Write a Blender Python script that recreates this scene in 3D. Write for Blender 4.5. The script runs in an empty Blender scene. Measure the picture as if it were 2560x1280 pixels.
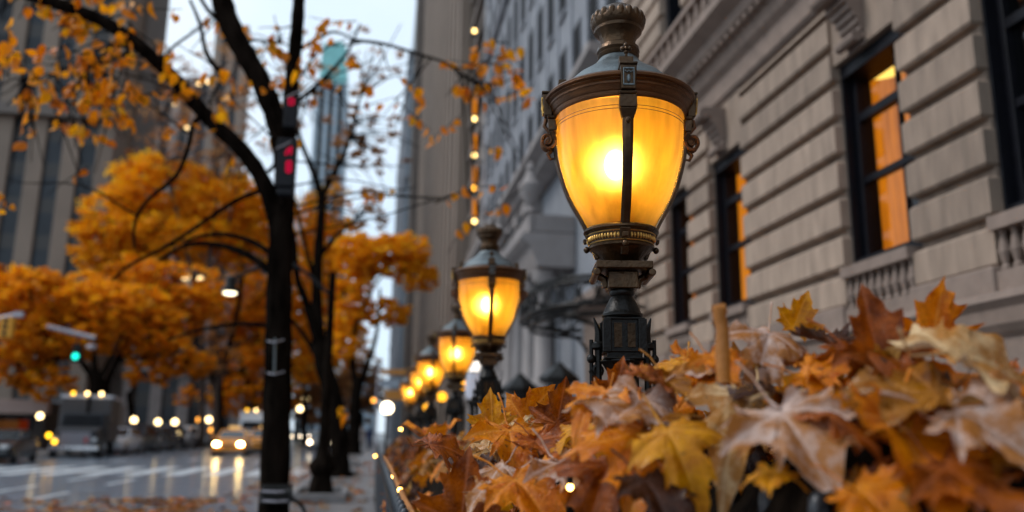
import bpy, bmesh, math, random
from mathutils import Vector, Matrix, noise
random.seed(7)
S = bpy.context.scene
COL = S.collection
R = math.radians
PI = math.pi
U, G = random.uniform, random.gauss

# ---------------------------------------------------------------- camera
EYE = Vector((0, 0, 1.4))
FPX = 2100.0
CAM = (Matrix.Rotation(R(-9.1205), 3, 'Z') @ Matrix.Rotation(R(90 + 11.9445), 3, 'X') @ Matrix.Rotation(R(0.7), 3, 'Z'))
cd = bpy.data.cameras.new('camera'); cam = bpy.data.objects.new('camera', cd); COL.objects.link(cam)
cam.matrix_world = Matrix.Translation(EYE) @ CAM.to_4x4()
cd.sensor_width = 36; cd.lens = 36 * FPX / 2560
cd.clip_start = .05; cd.clip_end = 3000
cd.dof.use_dof = True; cd.dof.focus_distance = 2.36; cd.dof.aperture_fstop = 1.5
S.camera = cam

# ---------------------------------------------------------------- sky, sun, exposure
W = bpy.data.worlds.new('World'); S.world = W; W.use_nodes = True
nt = W.node_tree; bg = nt.nodes['Background']; bg.inputs[1].default_value = .09
sky = nt.nodes.new('ShaderNodeTexSky'); sky.sky_type = 'NISHITA'; sky.sun_disc = False
SUN_EL, SUN_ROT = 46, -80
sky.sun_elevation = R(SUN_EL); sky.sun_rotation = R(SUN_ROT)
tc = nt.nodes.new('ShaderNodeTexCoord'); cl = nt.nodes.new('ShaderNodeTexNoise')
cl.inputs['Scale'].default_value = 2.2; cl.inputs['Detail'].default_value = 5; cl.inputs['Roughness'].default_value = .55
nt.links.new(tc.outputs['Generated'], cl.inputs['Vector'])
rp = nt.nodes.new('ShaderNodeValToRGB'); rp.color_ramp.elements[0].position = .3; rp.color_ramp.elements[1].position = .7
rp.color_ramp.elements[0].color = (7.0, 8.8, 10.6, 1); rp.color_ramp.elements[1].color = (9.8, 10.9, 11.9, 1)
nt.links.new(cl.outputs['Fac'], rp.inputs['Fac'])
mx = nt.nodes.new('ShaderNodeMix'); mx.data_type = 'RGBA'; mx.inputs['Factor'].default_value = .82
nt.links.new(sky.outputs[0], mx.inputs['A']); nt.links.new(rp.outputs[0], mx.inputs['B'])
nt.links.new(mx.outputs['Result'], bg.inputs[0])
sd = bpy.data.lights.new('sun', 'SUN'); sd.energy = 1.15; sd.angle = R(16); sd.color = (1, .95, .9)
sun = bpy.data.objects.new('sun', sd); COL.objects.link(sun)
sv = Vector((math.sin(R(SUN_ROT)) * math.cos(R(SUN_EL)), math.cos(R(SUN_ROT)) * math.cos(R(SUN_EL)), math.sin(R(SUN_EL))))
sun.rotation_euler = sv.to_track_quat('Z', 'Y').to_euler()
sun.location = (0, 0, 60)
S.view_settings.view_transform = 'Standard'; S.view_settings.look = 'None'
S.view_settings.exposure = 0.36; S.view_settings.gamma = 1
S.cycles.use_denoising = True
S.cycles.max_bounces = 8; S.cycles.transparent_max_bounces = 12
S.cycles.sample_clamp_indirect = 6; S.cycles.caustics_refractive = False; S.cycles.caustics_reflective = False

# ---------------------------------------------------------------- helpers
def at(px, py, Y):
    d = CAM @ Vector(((px - 1280) / FPX, (640 - py) / FPX, -1))
    return d * (Y / d.y) + EYE
def onx(px, py, X):
    d = CAM @ Vector(((px - 1280) / FPX, (640 - py) / FPX, -1))
    return d * (X / d.x) + EYE
def ground(px, py, z=0):
    d = CAM @ Vector(((px - 1280) / FPX, (640 - py) / FPX, -1))
    return d * ((z - EYE.z) / d.z) + EYE
def proj(p):
    v = CAM.transposed() @ (Vector(p) - EYE)
    return 1280 - FPX * v.x / v.z, 640 + FPX * v.y / v.z
def frame_of(d):
    d = d.normalized()
    a = Vector((0, 0, 1)) if abs(d.z) < .9 else Vector((1, 0, 0))
    u = d.cross(a).normalized(); return u, d.cross(u).normalized()

def smooth_path(pts, n=4):
    out = []
    P = [pts[0]] + pts + [pts[-1]]
    for i in range(1, len(P) - 2):
        for k in range(n):
            t = k / n; a, b, c, d = P[i - 1], P[i], P[i + 1], P[i + 2]
            out.append(.5 * ((2 * b) + (c - a) * t + (2 * a - 5 * b + 4 * c - d) * t * t + (3 * b - a - 3 * c + d) * t ** 3))
    out.append(pts[-1]); return out
class MB:
    def __init__(s): s.v, s.f, s.t = [], [], []
    def add(s, vs, fs, tone=None):
        n = len(s.v); t = U(0, 1) if tone is None else tone
        s.v += [tuple(v) for v in vs]; s.f += [[i + n for i in f] for f in fs]; s.t += [t] * len(fs); return s
    def box(s, a, b, tone=None, m=None):
        (x0, y0, z0), (x1, y1, z1) = a, b
        vs = [Vector(p) for p in ((x0, y0, z0), (x1, y0, z0), (x1, y1, z0), (x0, y1, z0), (x0, y0, z1), (x1, y0, z1), (x1, y1, z1), (x0, y1, z1))]
        if m: vs = [m @ v for v in vs]
        return s.add(vs, [(0, 3, 2, 1), (4, 5, 6, 7), (0, 1, 5, 4), (1, 2, 6, 5), (2, 3, 7, 6), (3, 0, 4, 7)], tone)
    def tube(s, pts, rad, n=8, tone=None, cap=True):
        pts = [Vector(p) for p in pts]; k = len(pts)
        rad = rad if isinstance(rad, (list, tuple)) else [rad] * k
        vs, fs = [], []; u = None
        for i, p in enumerate(pts):
            d = (pts[min(i + 1, k - 1)] - pts[max(i - 1, 0)]).normalized()
            if u is None: u, w = frame_of(d)
            else:
                u = (u - d * u.dot(d)); u = u.normalized() if u.length > 1e-6 else frame_of(d)[0]
                w = d.cross(u)
            for j in range(n):
                a = 2 * PI * j / n; vs.append(p + (u * math.cos(a) + w * math.sin(a)) * rad[i])
        for i in range(k - 1):
            for j in range(n):
                fs.append((i * n + j, i * n + (j + 1) % n, (i + 1) * n + (j + 1) % n, (i + 1) * n + j))
        if cap: fs += [tuple(range(n))[::-1], tuple(range((k - 1) * n, k * n))]
        return s.add(vs, fs, tone)
    def lathe(s, prof, n=24, c=(0, 0, 0), tone=None, cap=True):
        vs, fs = [], []; k = len(prof)
        for r, z in prof:
            for j in range(n):
                a = 2 * PI * j / n; vs.append((c[0] + r * math.cos(a), c[1] + r * math.sin(a), c[2] + z))
        for i in range(k - 1):
            for j in range(n):
                fs.append((i * n + j, i * n + (j + 1) % n, (i + 1) * n + (j + 1) % n, (i + 1) * n + j))
        if cap: fs += [tuple(range(n))[::-1], tuple(range((k - 1) * n, k * n))]
        return s.add(vs, fs, tone)
    def ball(s, c, r, n=10, tone=None):
        rr = r if isinstance(r, (tuple, list)) else (r, r, r); m = n // 2 + 1
        vs, fs = [], []
        for i in range(m + 1):
            t = PI * i / m
            for j in range(n):
                a = 2 * PI * j / n
                vs.append((c[0] + rr[0] * math.sin(t) * math.cos(a), c[1] + rr[1] * math.sin(t) * math.sin(a), c[2] - rr[2] * math.cos(t)))
        for i in range(m):
            for j in range(n): fs.append((i * n + j, i * n + (j + 1) % n, (i + 1) * n + (j + 1) % n, (i + 1) * n + j))
        return s.add(vs, fs, tone)
    def extrude_y(s, prof, y0, y1, tone=None):      # closed x,z profile
        n = len(prof); vs = [(x, y0, z) for x, z in prof] + [(x, y1, z) for x, z in prof]
        fs = [(i, (i + 1) % n, n + (i + 1) % n, n + i) for i in range(n)] + [tuple(range(n))[::-1], tuple(range(n, 2 * n))]
        return s.add(vs, fs, tone)
    def loft(s, secs, tone=None):
        n = len(secs[0]); vs = [p for q in secs for p in q]; fs = []
        for i in range(len(secs) - 1):
            for j in range(n): fs.append((i * n + j, i * n + (j + 1) % n, (i + 1) * n + (j + 1) % n, (i + 1) * n + j))
        fs += [tuple(range(n))[::-1], tuple(range((len(secs) - 1) * n, len(secs) * n))]
        return s.add(vs, fs, tone)
    def mesh(s, name, smooth=False, weld=True):
        me = bpy.data.meshes.new(name); me.from_pydata(s.v, [], s.f)
        a = me.attributes.new('tone', 'FLOAT', 'FACE'); a.data.foreach_set('value', s.t)
        if weld:
            bm = bmesh.new(); bm.from_mesh(me); bmesh.ops.recalc_face_normals(bm, faces=bm.faces); bm.to_mesh(me); bm.free()
        if smooth:
            me.polygons.foreach_set('use_smooth', [True] * len(me.polygons))
            me.set_sharp_from_angle(angle=R(40))
        return me
    def build(s, name, mat, parent=None, smooth=False, bevel=0, loc=None, weld=True):
        o = link(name, s.mesh(name, smooth, weld), mat, parent)
        if loc is not None: o.location = loc
        if bevel:
            b = o.modifiers.new('bevel', 'BEVEL'); b.width = bevel; b.segments = 2; b.limit_method = 'ANGLE'
        return o
def link(name, me, mat, parent=None):
    o = bpy.data.objects.new(name, me); COL.objects.link(o)
    if mat and not me.materials: me.materials.append(mat)
    if parent: o.parent = parent
    return o
def tag(o, label=None, cat=None, group=None, kind=None):
    if label: o['label'] = label
    if cat: o['category'] = cat
    if group: o['group'] = group
    if kind: o['kind'] = kind
    return o
def empty(name, loc=(0, 0, 0), rz=0, **k):
    o = bpy.data.objects.new(name, None); COL.objects.link(o); o.location = loc; o.rotation_euler = (0, 0, rz)
    o.empty_display_size = .1
    return tag(o, **k)
def copy_tree(o, parent=None):
    c = o.copy(); COL.objects.link(c); c.parent = parent
    for ch in list(o.children): copy_tree(ch, c)
    return c

# ---------------------------------------------------------------- materials
MATS = {}
def mat(name, col, rough=.6, metal=0, var=.15, scale=6, bump=0, bscale=40, tone=0, emit=None, power=0, spec=.5, stretch=None, coat=0, rvar=0, dark=None):
    m = bpy.data.materials.new(name); m.use_nodes = True; t = m.node_tree; N, L = t.nodes, t.links
    p = N['Principled BSDF']; p.inputs['Roughness'].default_value = rough; p.inputs['Metallic'].default_value = metal
    p.inputs['Specular IOR Level'].default_value = spec; p.inputs['Coat Weight'].default_value = coat
    g = N.new('ShaderNodeTexCoord'); src = g.outputs['Object']
    if stretch:
        mp = N.new('ShaderNodeMapping'); mp.inputs['Scale'].default_value = stretch; L.new(src, mp.inputs[0]); src = mp.outputs[0]
    nz = N.new('ShaderNodeTexNoise'); nz.inputs['Scale'].default_value = scale; nz.inputs['Detail'].default_value = 6; nz.inputs['Roughness'].default_value = .6
    L.new(src, nz.inputs['Vector'])
    r = N.new('ShaderNodeValToRGB'); r.color_ramp.elements[0].position = .3; r.color_ramp.elements[1].position = .7
    c0 = [max(0, c * (1 - var)) for c in col] if dark is None else dark
    r.color_ramp.elements[0].color = (*c0, 1); r.color_ramp.elements[1].color = (*[min(1, c * (1 + var)) for c in col], 1)
    L.new(nz.outputs['Fac'], r.inputs['Fac']); out = r.outputs[0]
    if tone:
        a = N.new('ShaderNodeAttribute'); a.attribute_name = 'tone'
        mr = N.new('ShaderNodeMapRange'); mr.inputs['To Min'].default_value = 1 - tone; mr.inputs['To Max'].default_value = 1 + tone
        L.new(a.outputs['Fac'], mr.inputs['Value'])
        vm = N.new('ShaderNodeVectorMath'); vm.operation = 'SCALE'; L.new(out, vm.inputs[0]); L.new(mr.outputs[0], vm.inputs['Scale']); out = vm.outputs[0]
    L.new(out, p.inputs['Base Color'])
    if rvar:
        mr = N.new('ShaderNodeMapRange'); mr.inputs['From Min'].default_value = .35; mr.inputs['From Max'].default_value = .65
        mr.inputs['To Min'].default_value = max(.03, rough - rvar); mr.inputs['To Max'].default_value = rough + rvar
        L.new(nz.outputs['Fac'], mr.inputs['Value']); L.new(mr.outputs[0], p.inputs['Roughness'])
    if bump:
        n2 = N.new('ShaderNodeTexNoise'); n2.inputs['Scale'].default_value = bscale; n2.inputs['Detail'].default_value = 5; L.new(src, n2.inputs['Vector'])
        b = N.new('ShaderNodeBump'); b.inputs['Strength'].default_value = bump; b.inputs['Distance'].default_value = .01
        L.new(n2.outputs['Fac'], b.inputs['Height']); L.new(b.outputs[0], p.inputs['Normal'])
    if emit: p.inputs['Emission Color'].default_value = (*emit, 1); p.inputs['Emission Strength'].default_value = power
    MATS[name] = m; return m
def glow(name, col, power):
    m = bpy.data.materials.new(name); m.use_nodes = True; t = m.node_tree; t.nodes.clear()
    e = t.nodes.new('ShaderNodeEmission'); e.inputs[0].default_value = (*col, 1); e.inputs[1].default_value = power
    o = t.nodes.new('ShaderNodeOutputMaterial'); t.links.new(e.outputs[0], o.inputs[0]); return m
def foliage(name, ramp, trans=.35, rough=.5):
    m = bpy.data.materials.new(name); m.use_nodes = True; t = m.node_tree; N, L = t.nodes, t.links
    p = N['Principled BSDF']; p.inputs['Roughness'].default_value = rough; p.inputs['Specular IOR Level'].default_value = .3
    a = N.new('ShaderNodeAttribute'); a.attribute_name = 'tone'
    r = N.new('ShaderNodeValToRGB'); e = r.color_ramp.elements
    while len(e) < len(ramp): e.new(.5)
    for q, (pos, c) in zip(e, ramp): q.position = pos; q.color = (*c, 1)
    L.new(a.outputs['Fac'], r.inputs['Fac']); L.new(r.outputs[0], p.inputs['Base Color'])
    tr = N.new('ShaderNodeBsdfTranslucent'); L.new(r.outputs[0], tr.inputs[0])
    mx = N.new('ShaderNodeMixShader'); mx.inputs[0].default_value = trans
    L.new(p.outputs[0], mx.inputs[1]); L.new(tr.outputs[0], mx.inputs[2]); L.new(mx.outputs[0], N['Material Output'].inputs[0])
    return m

STONE = mat('limestone', (.31, .228, .172), .8, var=.26, scale=2.6, bump=.5, bscale=60, tone=.2, stretch=(1, 2.6, .45))
STONE_TRIM = mat('limestone_trim', (.245, .180, .145), .8, var=.18, scale=5, bump=.3, bscale=50, tone=.08)
STONE_GREY = mat('grey_stone', (.245, .255, .28), .8, var=.16, scale=2, bump=.2, tone=.08)
STONE_PALE = mat('pale_stone', (.28, .25, .24), .8, var=.15, scale=1.5, tone=.06)
TOWER_STONE = mat('tower_stone', (.215, .165, .13), .85, var=.12, scale=.25, tone=.08)
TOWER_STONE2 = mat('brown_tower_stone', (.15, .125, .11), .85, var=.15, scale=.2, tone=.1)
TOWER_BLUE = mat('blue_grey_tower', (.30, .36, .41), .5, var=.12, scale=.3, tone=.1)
TEAL = mat('copper_green', (.20, .48, .47), .6, var=.15, scale=.4)
DARKGLASS = mat('dark_glass', (.02, .024, .03), .3, var=.4, scale=.4, tone=.5, spec=.3)
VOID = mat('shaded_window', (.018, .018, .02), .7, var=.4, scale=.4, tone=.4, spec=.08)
FRAME = mat('black_window_frame', (.006, .006, .009), .45, var=.3, scale=10, spec=.2)
IRON = mat('black_iron', (.007, .006, .005), .34, var=.4, scale=20, bump=.2, bscale=120, spec=.18)
BRONZE = mat('dark_bronze', (.060, .032, .014), .28, .7, var=.5, scale=14, bump=.25, bscale=90)
BRONZE_LIT = mat('lamp_lit_bronze', (.115, .045, .014), .32, .6, var=.45, scale=18, bump=.3, bscale=110, stretch=(1, 1, 6))  # bronze with the globe's warm glow painted into its brown
ZINC = mat('weathered_zinc', (.13, .155, .165), .42, .55, var=.3, scale=22, bump=.25, bscale=160, rvar=.12)
GOLD = mat('gilt', (.62, .36, .10), .3, .9, var=.3, scale=30)
BARK = mat('wet_bark', (.009, .0065, .005), .8, var=.8, scale=9, bump=1, bscale=22, stretch=(1, 1, .25), spec=0)
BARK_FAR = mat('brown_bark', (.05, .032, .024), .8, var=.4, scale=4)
ASPHALT = mat('sky_tinted_wet_asphalt', (.115, .148, .19), .45, var=.25, scale=.9, bump=.25, bscale=30, rvar=.12, spec=.5, coat=.55)  # sky reflection on the wet road is painted into the blue base
ASPHALT.node_tree.nodes['Principled BSDF'].inputs['Coat Roughness'].default_value = .16
PAINT = mat('road_paint', (.58, .62, .65), .4, var=.25, scale=3, rvar=.12)
PAVE = mat('wet_pavement', (.15, .14, .14), .38, var=.25, scale=1.5, bump=.2, bscale=20, rvar=.12)
KERB = mat('granite_kerb', (.2, .19, .19), .6, var=.2, scale=6)
GROUND = mat('ground_dirt', (.09, .08, .07), .9, var=.2, scale=.1)
RUBBER = mat('rubber', (.012, .012, .012), .7)
CHROME = mat('chrome', (.5, .5, .52), .2, .9, var=.1)
STEEL = mat('galvanised_steel', (.35, .33, .36), .45, .6, var=.2, scale=8)
# ================================================================ setting
def struct(name, mb, m, **k): return tag(mb.build(name, m, **k), kind='structure')
struct('ground', MB().box((-900, -60, -.6), (900, 1500, -.15)), GROUND)
struct('road', MB().box((-15.8, -12, -.14), (-1.75, 420, 0)), ASPHALT)
struct('pavement', MB().box((-1.55, -12, -.14), (5.0, 420, .10)), PAVE)
struct('far_pavement', MB().box((-24, -12, -.14), (-16.0, 420, .10)), PAVE)
struct('kerb', MB().box((-1.745, -12, -.14), (-1.555, 420, .12)), KERB, bevel=.02)
struct('far_kerb', MB().box((-15.995, -12, -.14), (-15.805, 420, .12)), KERB, bevel=.02)
mb = MB()
for i in range(11):
    x = -15.0 + i * 1.22
    mb.box((x, 28.4, .002), (x + .62, 34.4, .006))
struct('crosswalk', mb, PAINT)
mb = MB()
for x, y0 in ((-6.7, 18.2), (-6.7, 23.6), (-8.2, 20.6), (-8.2, 25.4), (-11.3, 40), (-11.3, 48), (-5.2, 40), (-5.2, 50), (-5.2, 60), (-5.2, 72), (-8.4, 42), (-8.4, 52), (-8.4, 64)):
    mb.box((x, y0, .002), (x + .14, y0 + 2.6, .006))
struct('lane_markings', mb, PAINT)
mb = MB()                                            # paving joints as thin dark grooves
for y in range(0, 90): mb.box((-1.5, y * 1.5, .1015), (.1, y * 1.5 + .012, .1035))
struct('pavement_joints', mb, KERB)

# ================================================================ near stone house (right)
A = empty('stone_townhouse', (5, 4, 0), label='rusticated limestone townhouse with black framed windows and small balustrades, right of the lanterns', cat='building')
A.location = (0, 0, 0)
PIERS = [(1.2, 4.85), (6.03, 7.10), (8.29, 10.75), (11.95, 12.88), (13.95, 16.3)]
WINS = [(4.85, 6.03), (7.10, 8.29), (10.75, 11.95), (12.88, 13.95)]
CH = .433
def courses(mb, y0, y1, z0, z1, x=5.0, d=.48):
    z = z0
    while z < z1 - .05:
        h = min(CH, z1 - z)
        L = y1 - y0; n = 1; off = 0
        ys = [y0] + [y0 + L * (i + off) / n for i in range(0 if off else 1, n) if 0 < (i + off) / n < 1] + [y1]
        for a, b in zip(ys, ys[1:]):
            c = .026; zt = z + h - .09
            e0 = c if a == y0 else .001; e1 = c if b == y1 else .001
            vs = []
            for zz, in_ in ((z, 1), (z + c, 0), (zt - c, 0), (zt, 1)):
                i0 = c if in_ else 0
                vs += [(x + d, a, zz), (x + d, b, zz), (x + i0, b - e1 * (1 if in_ else .0), zz), (x + i0, a + e0 * (1 if in_ else .0), zz)]
            fs = []
            for k in range(3):
                for j in range(4): fs.append((k * 4 + j, k * 4 + (j + 1) % 4, k * 4 + 4 + (j + 1) % 4, k * 4 + 4 + j))
            fs += [(3, 2, 1, 0), (12, 13, 14, 15)]
            mb.add(vs, fs)
        mb.box((x + .10, y0 + .018, z + h - .0915), (x + d - .003, y1 - .018, z + h + .001), 0.1)
        z += h
for a, b in PIERS:
    mb = MB(); courses(mb, a, b, 2.795, 6.35); mb.build('pier', STONE, A)
    mb = MB(); courses(mb, a, b, 7.45, 14.0); mb.build('pier', STONE, A)
    MB().box((4.93, a - .02, 2.55), (5.6, b + .02, 2.79), .5).build('pier_base', STONE_TRIM, A, bevel=.02)
mb = MB()                                            # plinth under the windows, moulded
mb.extrude_y([(4.98, 0), (5.9, 0), (5.9, 2.545), (4.82, 2.545), (4.80, 2.48), (4.86, 2.42), (4.88, 2.30), (4.93, 2.24), (4.98, 2.2)], 1.2, 16.3)
mb.build('plinth', STONE_TRIM, A)
mb = MB().extrude_y([(5.3, 6.352), (5.3, 7.44), (4.5, 7.44), (4.42, 7.36), (4.42, 7.22), (4.62, 7.1), (4.66, 6.98), (4.8, 6.9), (4.86, 6.74), (4.95, 6.66), (4.97, 6.4), (5.02, 6.352)], 1.2, 16.3)
for i in range(74): mb.box((4.68, 1.5 + i * .2, 6.90), (4.80, 1.6 + i * .2, 7.0), .4)
mb.build('cornice', STONE_TRIM, A)
MB().box((6.2, 1.2, 0), (16, 16.3, 14)).box((5.05, -45, 0), (16, 1.198, 14)).build('house_mass_and_sky_block', STONE, A)  # second box: unseen stretch behind the camera, added to block sky fill
mb = MB()
for y in [1.3 + .3 * i for i in range(50)]: mb.lathe([(.05, 0), (.05, .05), (.03, .08), (.065, .2), (.035, .36), (.055, .4), (.055, .44)], 8, (4.62, y, 7.445))
mb.box((4.54, 1.2, 7.885), (4.70, 16.3, 7.96)); mb.build('parapet', STONE_TRIM, A)
def litmat(name, c0, c1, power):
    m = mat(name, (.10, .035, .004), .8, var=.2, scale=2.2, emit=c1, power=power, stretch=(1, 3.2, .35)); t = m.node_tree
    nz = [n for n in t.nodes if n.type == 'TEX_NOISE'][0]; r = t.nodes.new('ShaderNodeValToRGB'); r.color_ramp.elements[0].position = .38; r.color_ramp.elements[1].position = .62
    r.color_ramp.elements[0].color = (*c0, 1); r.color_ramp.elements[1].color = (*c1, 1); t.links.new(nz.outputs['Fac'], r.inputs['Fac']); t.links.new(r.outputs[0], t.nodes['Principled BSDF'].inputs['Emission Color']); return m
LIT = litmat('lamplit_blind', (.50, .13, .004), (1, .29, .006), .56)
LITDIM = mat('dim_lamplit_room', (.2, .08, .01), .8, var=.3, scale=3, emit=(1, .3, .01), power=.5)
ROOMDARK = mat('unlit_room', (.03, .028, .028), .8, var=.4, scale=2)
SHADE = glow('glowing_lampshade', (1, .6, .1), 1.6)
PANE = bpy.data.materials.new('window_glass'); PANE.use_nodes = True; t_ = PANE.node_tree; t_.nodes.clear()
o_ = t_.nodes.new('ShaderNodeOutputMaterial'); a_ = t_.nodes.new('ShaderNodeBsdfTransparent'); b_ = t_.nodes.new('ShaderNodeBsdfGlossy'); b_.inputs['Roughness'].default_value = .03; x_ = t_.nodes.new('ShaderNodeMixShader'); x_.inputs[0].default_value = .03
a_.inputs[0].default_value = (.94, .95, .94, 1)
t_.links.new(a_.outputs[0], x_.inputs[1]); t_.links.new(b_.outputs[0], x_.inputs[2]); t_.links.new(x_.outputs[0], o_.inputs[0])
def tall_window(y0, y1, z0, z1, back, lamp=False, tr=True):
    w = MB(); j = .10                                # dark reveal lining and jambs
    w.box((5.12, y0 + .002, z0), (5.475, y0 + .03, z1)).box((5.12, y1 - .03, z0), (5.475, y1 - .002, z1))
    w.box((5.121, y0 + .03, z1 - .16), (5.475, y1 - .03, z1)).box((5.121, y0 + .03, z0), (5.475, y1 - .03, z0 + .1))
    w.box((5.24, y0 + .03, z0 + .1), (5.36, y0 + j, z1 - .16)).box((5.24, y1 - j, z0 + .1), (5.36, y1 - .03, z1 - .16))
    h = z1 - z0; zm = z0 + .42 * h; zt = z0 + .73 * h
    w.box((5.26, y0 + j, zm - .04), (5.34, y1 - j, zm + .04))
    if tr: w.box((5.25, y0 + j, zt - .05), (5.35, y1 - j, zt + .05))
    yc = (y0 + y1) / 2
    w.box((5.27, yc - .2, z0 + .1), (5.33, yc - .17, z1 - .16))
    f = w.build('window', FRAME, A, bevel=.006)
    MB().box((5.297, y0 + j - .01, z0 + .09), (5.303, y1 - j + .01, z1 - .15)).build('glass', PANE, f)
    if back:
        b = MB(); n = 26; vs = []
        for i in range(n + 1):
            y = y0 - .2 + (y1 - y0 + 1.9) * i / n; x = 6.02 + .02 * (y0 - 7) + .03 * math.sin(i * 1.9)
            vs += [(x, y, z0), (x, y, z1 + .75)]
        for i in range(n): b.add([vs[2 * i], vs[2 * i + 2], vs[2 * i + 3], vs[2 * i + 1]], [(0, 1, 2, 3)])
        b.build('blind', back, f)
    else: MB().box((6.0, y0 - .2, z0), (6.1, y1 + .6, z1)).build('dark_room', ROOMDARK, f)
    if lamp:
        MB().lathe([(.03, .26), (.09, .24), (.25, .07), (.27, 0)], 20, tuple(onx(2204, 176, 5.72))).build('ceiling_lamp', SHADE, f, smooth=True)
        MB().box((5.7, yc + .12, z0 + .1), (5.78, yc + .34, z0 + .8)).box((5.5, yc - .4, z0 + .1), (5.6, yc - .32, z0 + .22)).build('chair_back', FRAME, f)
    # lintel, keystone console and small balustrade
    MB().box((5.04, y0 + .003, z1 + .002), (5.61, y1 - .003, 6.348), .3).build('lintel', STONE, A)
    k = MB(); cy = yc + .1
    for s in range(9):
        a = s / 8; x = 5.03 - .34 * (a ** 1.4); z = z1 - .02 + a * .62
        k.box((x, cy - .19 + .02 * (1 - a), z), (5.04, cy + .19 - .02 * (1 - a), z + .08), .5)
    k.tube([(4.70, cy - .2, z1 + .58), (4.70, cy + .2, z1 + .58)], .085, 10); k.tube([(4.93, cy - .18, z1 + .06), (4.93, cy + .18, z1 + .06)], .06, 10)
    k.build('keystone', STONE_TRIM, A)
    b = MB(); b.box((4.94, y0 + .004, z0 - .12), (5.5, y1 - .004, z0 - .002)); b.box((4.97, y0 + .004, 2.552), (5.5, y1 - .004, 2.74))
    n = 9
    for i in range(n):
        y = y0 + (y1 - y0) * (i + .5) / n
        b.lathe([(.04, 0), (.04, .035), (.024, .06), (.05, .16), (.024, .3), (.04, .34), (.04, z0 - .12 - 2.74)], 8, (5.03, y, 2.74))
    b.box((5.16, y0 + .004, 2.741), (5.5, y1 - .004, z0 - .121), .1)
    b.build('balustrade', STONE_TRIM, A)
tall_window(*WINS[0], 3.20, 5.56, None); tall_window(*WINS[1], 3.20, 5.56, LIT, True)
tall_window(*WINS[2], 3.20, 5.56, LITDIM); tall_window(*WINS[3], 3.20, 5.56, LIT)
for i, (y0, y1) in enumerate(WINS):                   # first floor above the cornice
    w = MB().box((5.13, y0 + .003, 7.46), (5.6, y0 + .16, 10.6)).box((5.13, y1 - .16, 7.46), (5.6, y1 - .003, 10.6)).box((5.3, y0 + .16, 9.0), (5.4, y1 - .16, 9.1)).box((5.131, y0 + .16, 10.4), (5.6, y1 - .16, 10.6))
    f = w.build('window', FRAME, A); MB().box((5.42, y0 + .1, 7.47), (5.45, y1 - .1, 10.5)).build('glass', DARKGLASS, f)
    MB().box((5.05, y0 + .003, 10.605), (5.61, y1 - .003, 14)).build('lintel', STONE, A)

# ================================================================ ornate grey building beyond it
B = empty('ornate_building', label='grey ornate apartment building with stone portico, pilasters and rows of tall windows', cat='building')
MB().box((5.2, 16.35, 0), (20, 43, 34)).build('wall', STONE_GREY, B)
wm = MB().box((.10, -.46, 0), (.14, -.40, 2.1)).box((.10, .40, 0), (.14, .46, 2.1)).box((.10, -.34, 2.04), (.14, .34, 2.1)).box((.09, -.34, 1.0), (.13, .34, 1.07))
wm.box((.04, -.46, -.14), (.14, .46, -.01)); wmesh = wm.mesh('window')
gm = MB().box((.085, -.40, .0), (.135, .40, 2.04), .3).mesh('glass')
hm = MB().extrude_y([(.14, 2.42), (-.24, 2.42), (-.36, 2.6), (-.36, 2.68), (.14, 2.68)], -.62, .62).mesh('hood')
YS = [17.6 + i * 1.78 for i in range(14)]
for r in range(7):
    for i, y in enumerate(YS):
        f = link('window', wmesh, STONE_GREY, B); f.location = (5.06, y, 10.6 + r * 3.3)
        g = link('glass', gm, VOID, f)
mb = MB()
for i in range(15):
    y = 16.7 + i * 1.78
    MB().box((5.15, y - .24, 10.0), (5.199, y + .24, 33), .5).build('pilaster', STONE_GREY, B)
def corn(z, d, y0, y1, h=.7): return MB().extrude_y([(5.19, z), (5.19, z + h), (5.0 - d, z + h), (5.0 - d, z + h * .75), (5.0 - d * .6, z + h * .5), (5.0 - d * .5, z + h * .25), (5.0, z)], y0, y1)
corn(9.05, .75, 16.35, 43).build('cornice', STONE_PALE, B); corn(20.35, .12, 16.35, 43, .3).build('cornice', STONE_GREY, B); corn(30.2, .3, 16.35, 43, .5).build('cornice', STONE_GREY, B)
MB().extrude_y([(5.19, 0), (5.19, 3.3), (4.5, 3.3), (4.5, 3.05), (4.7, 2.9), (4.75, 0)], 25.2, 43).build('base_course', STONE_PALE, B)
for i in range(9):                                   # lower pilasters and dark bays
    y = 26.6 + i * 1.75
    MB().box((4.72, y - .3, 3.3), (5.199, y + .3, 9.04), .6).box((4.62, y - .4, 8.5), (5.199, y + .4, 8.9)).box((4.62, y - .4, 3.3), (5.199, y + .4, 3.7)).build('pilaster', STONE_PALE, B)
    if i < 8: MB().box((5.02, y + .34, 3.9), (5.198, y + 1.41, 8.4), .2).build('bay_window', VOID, B)
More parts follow.
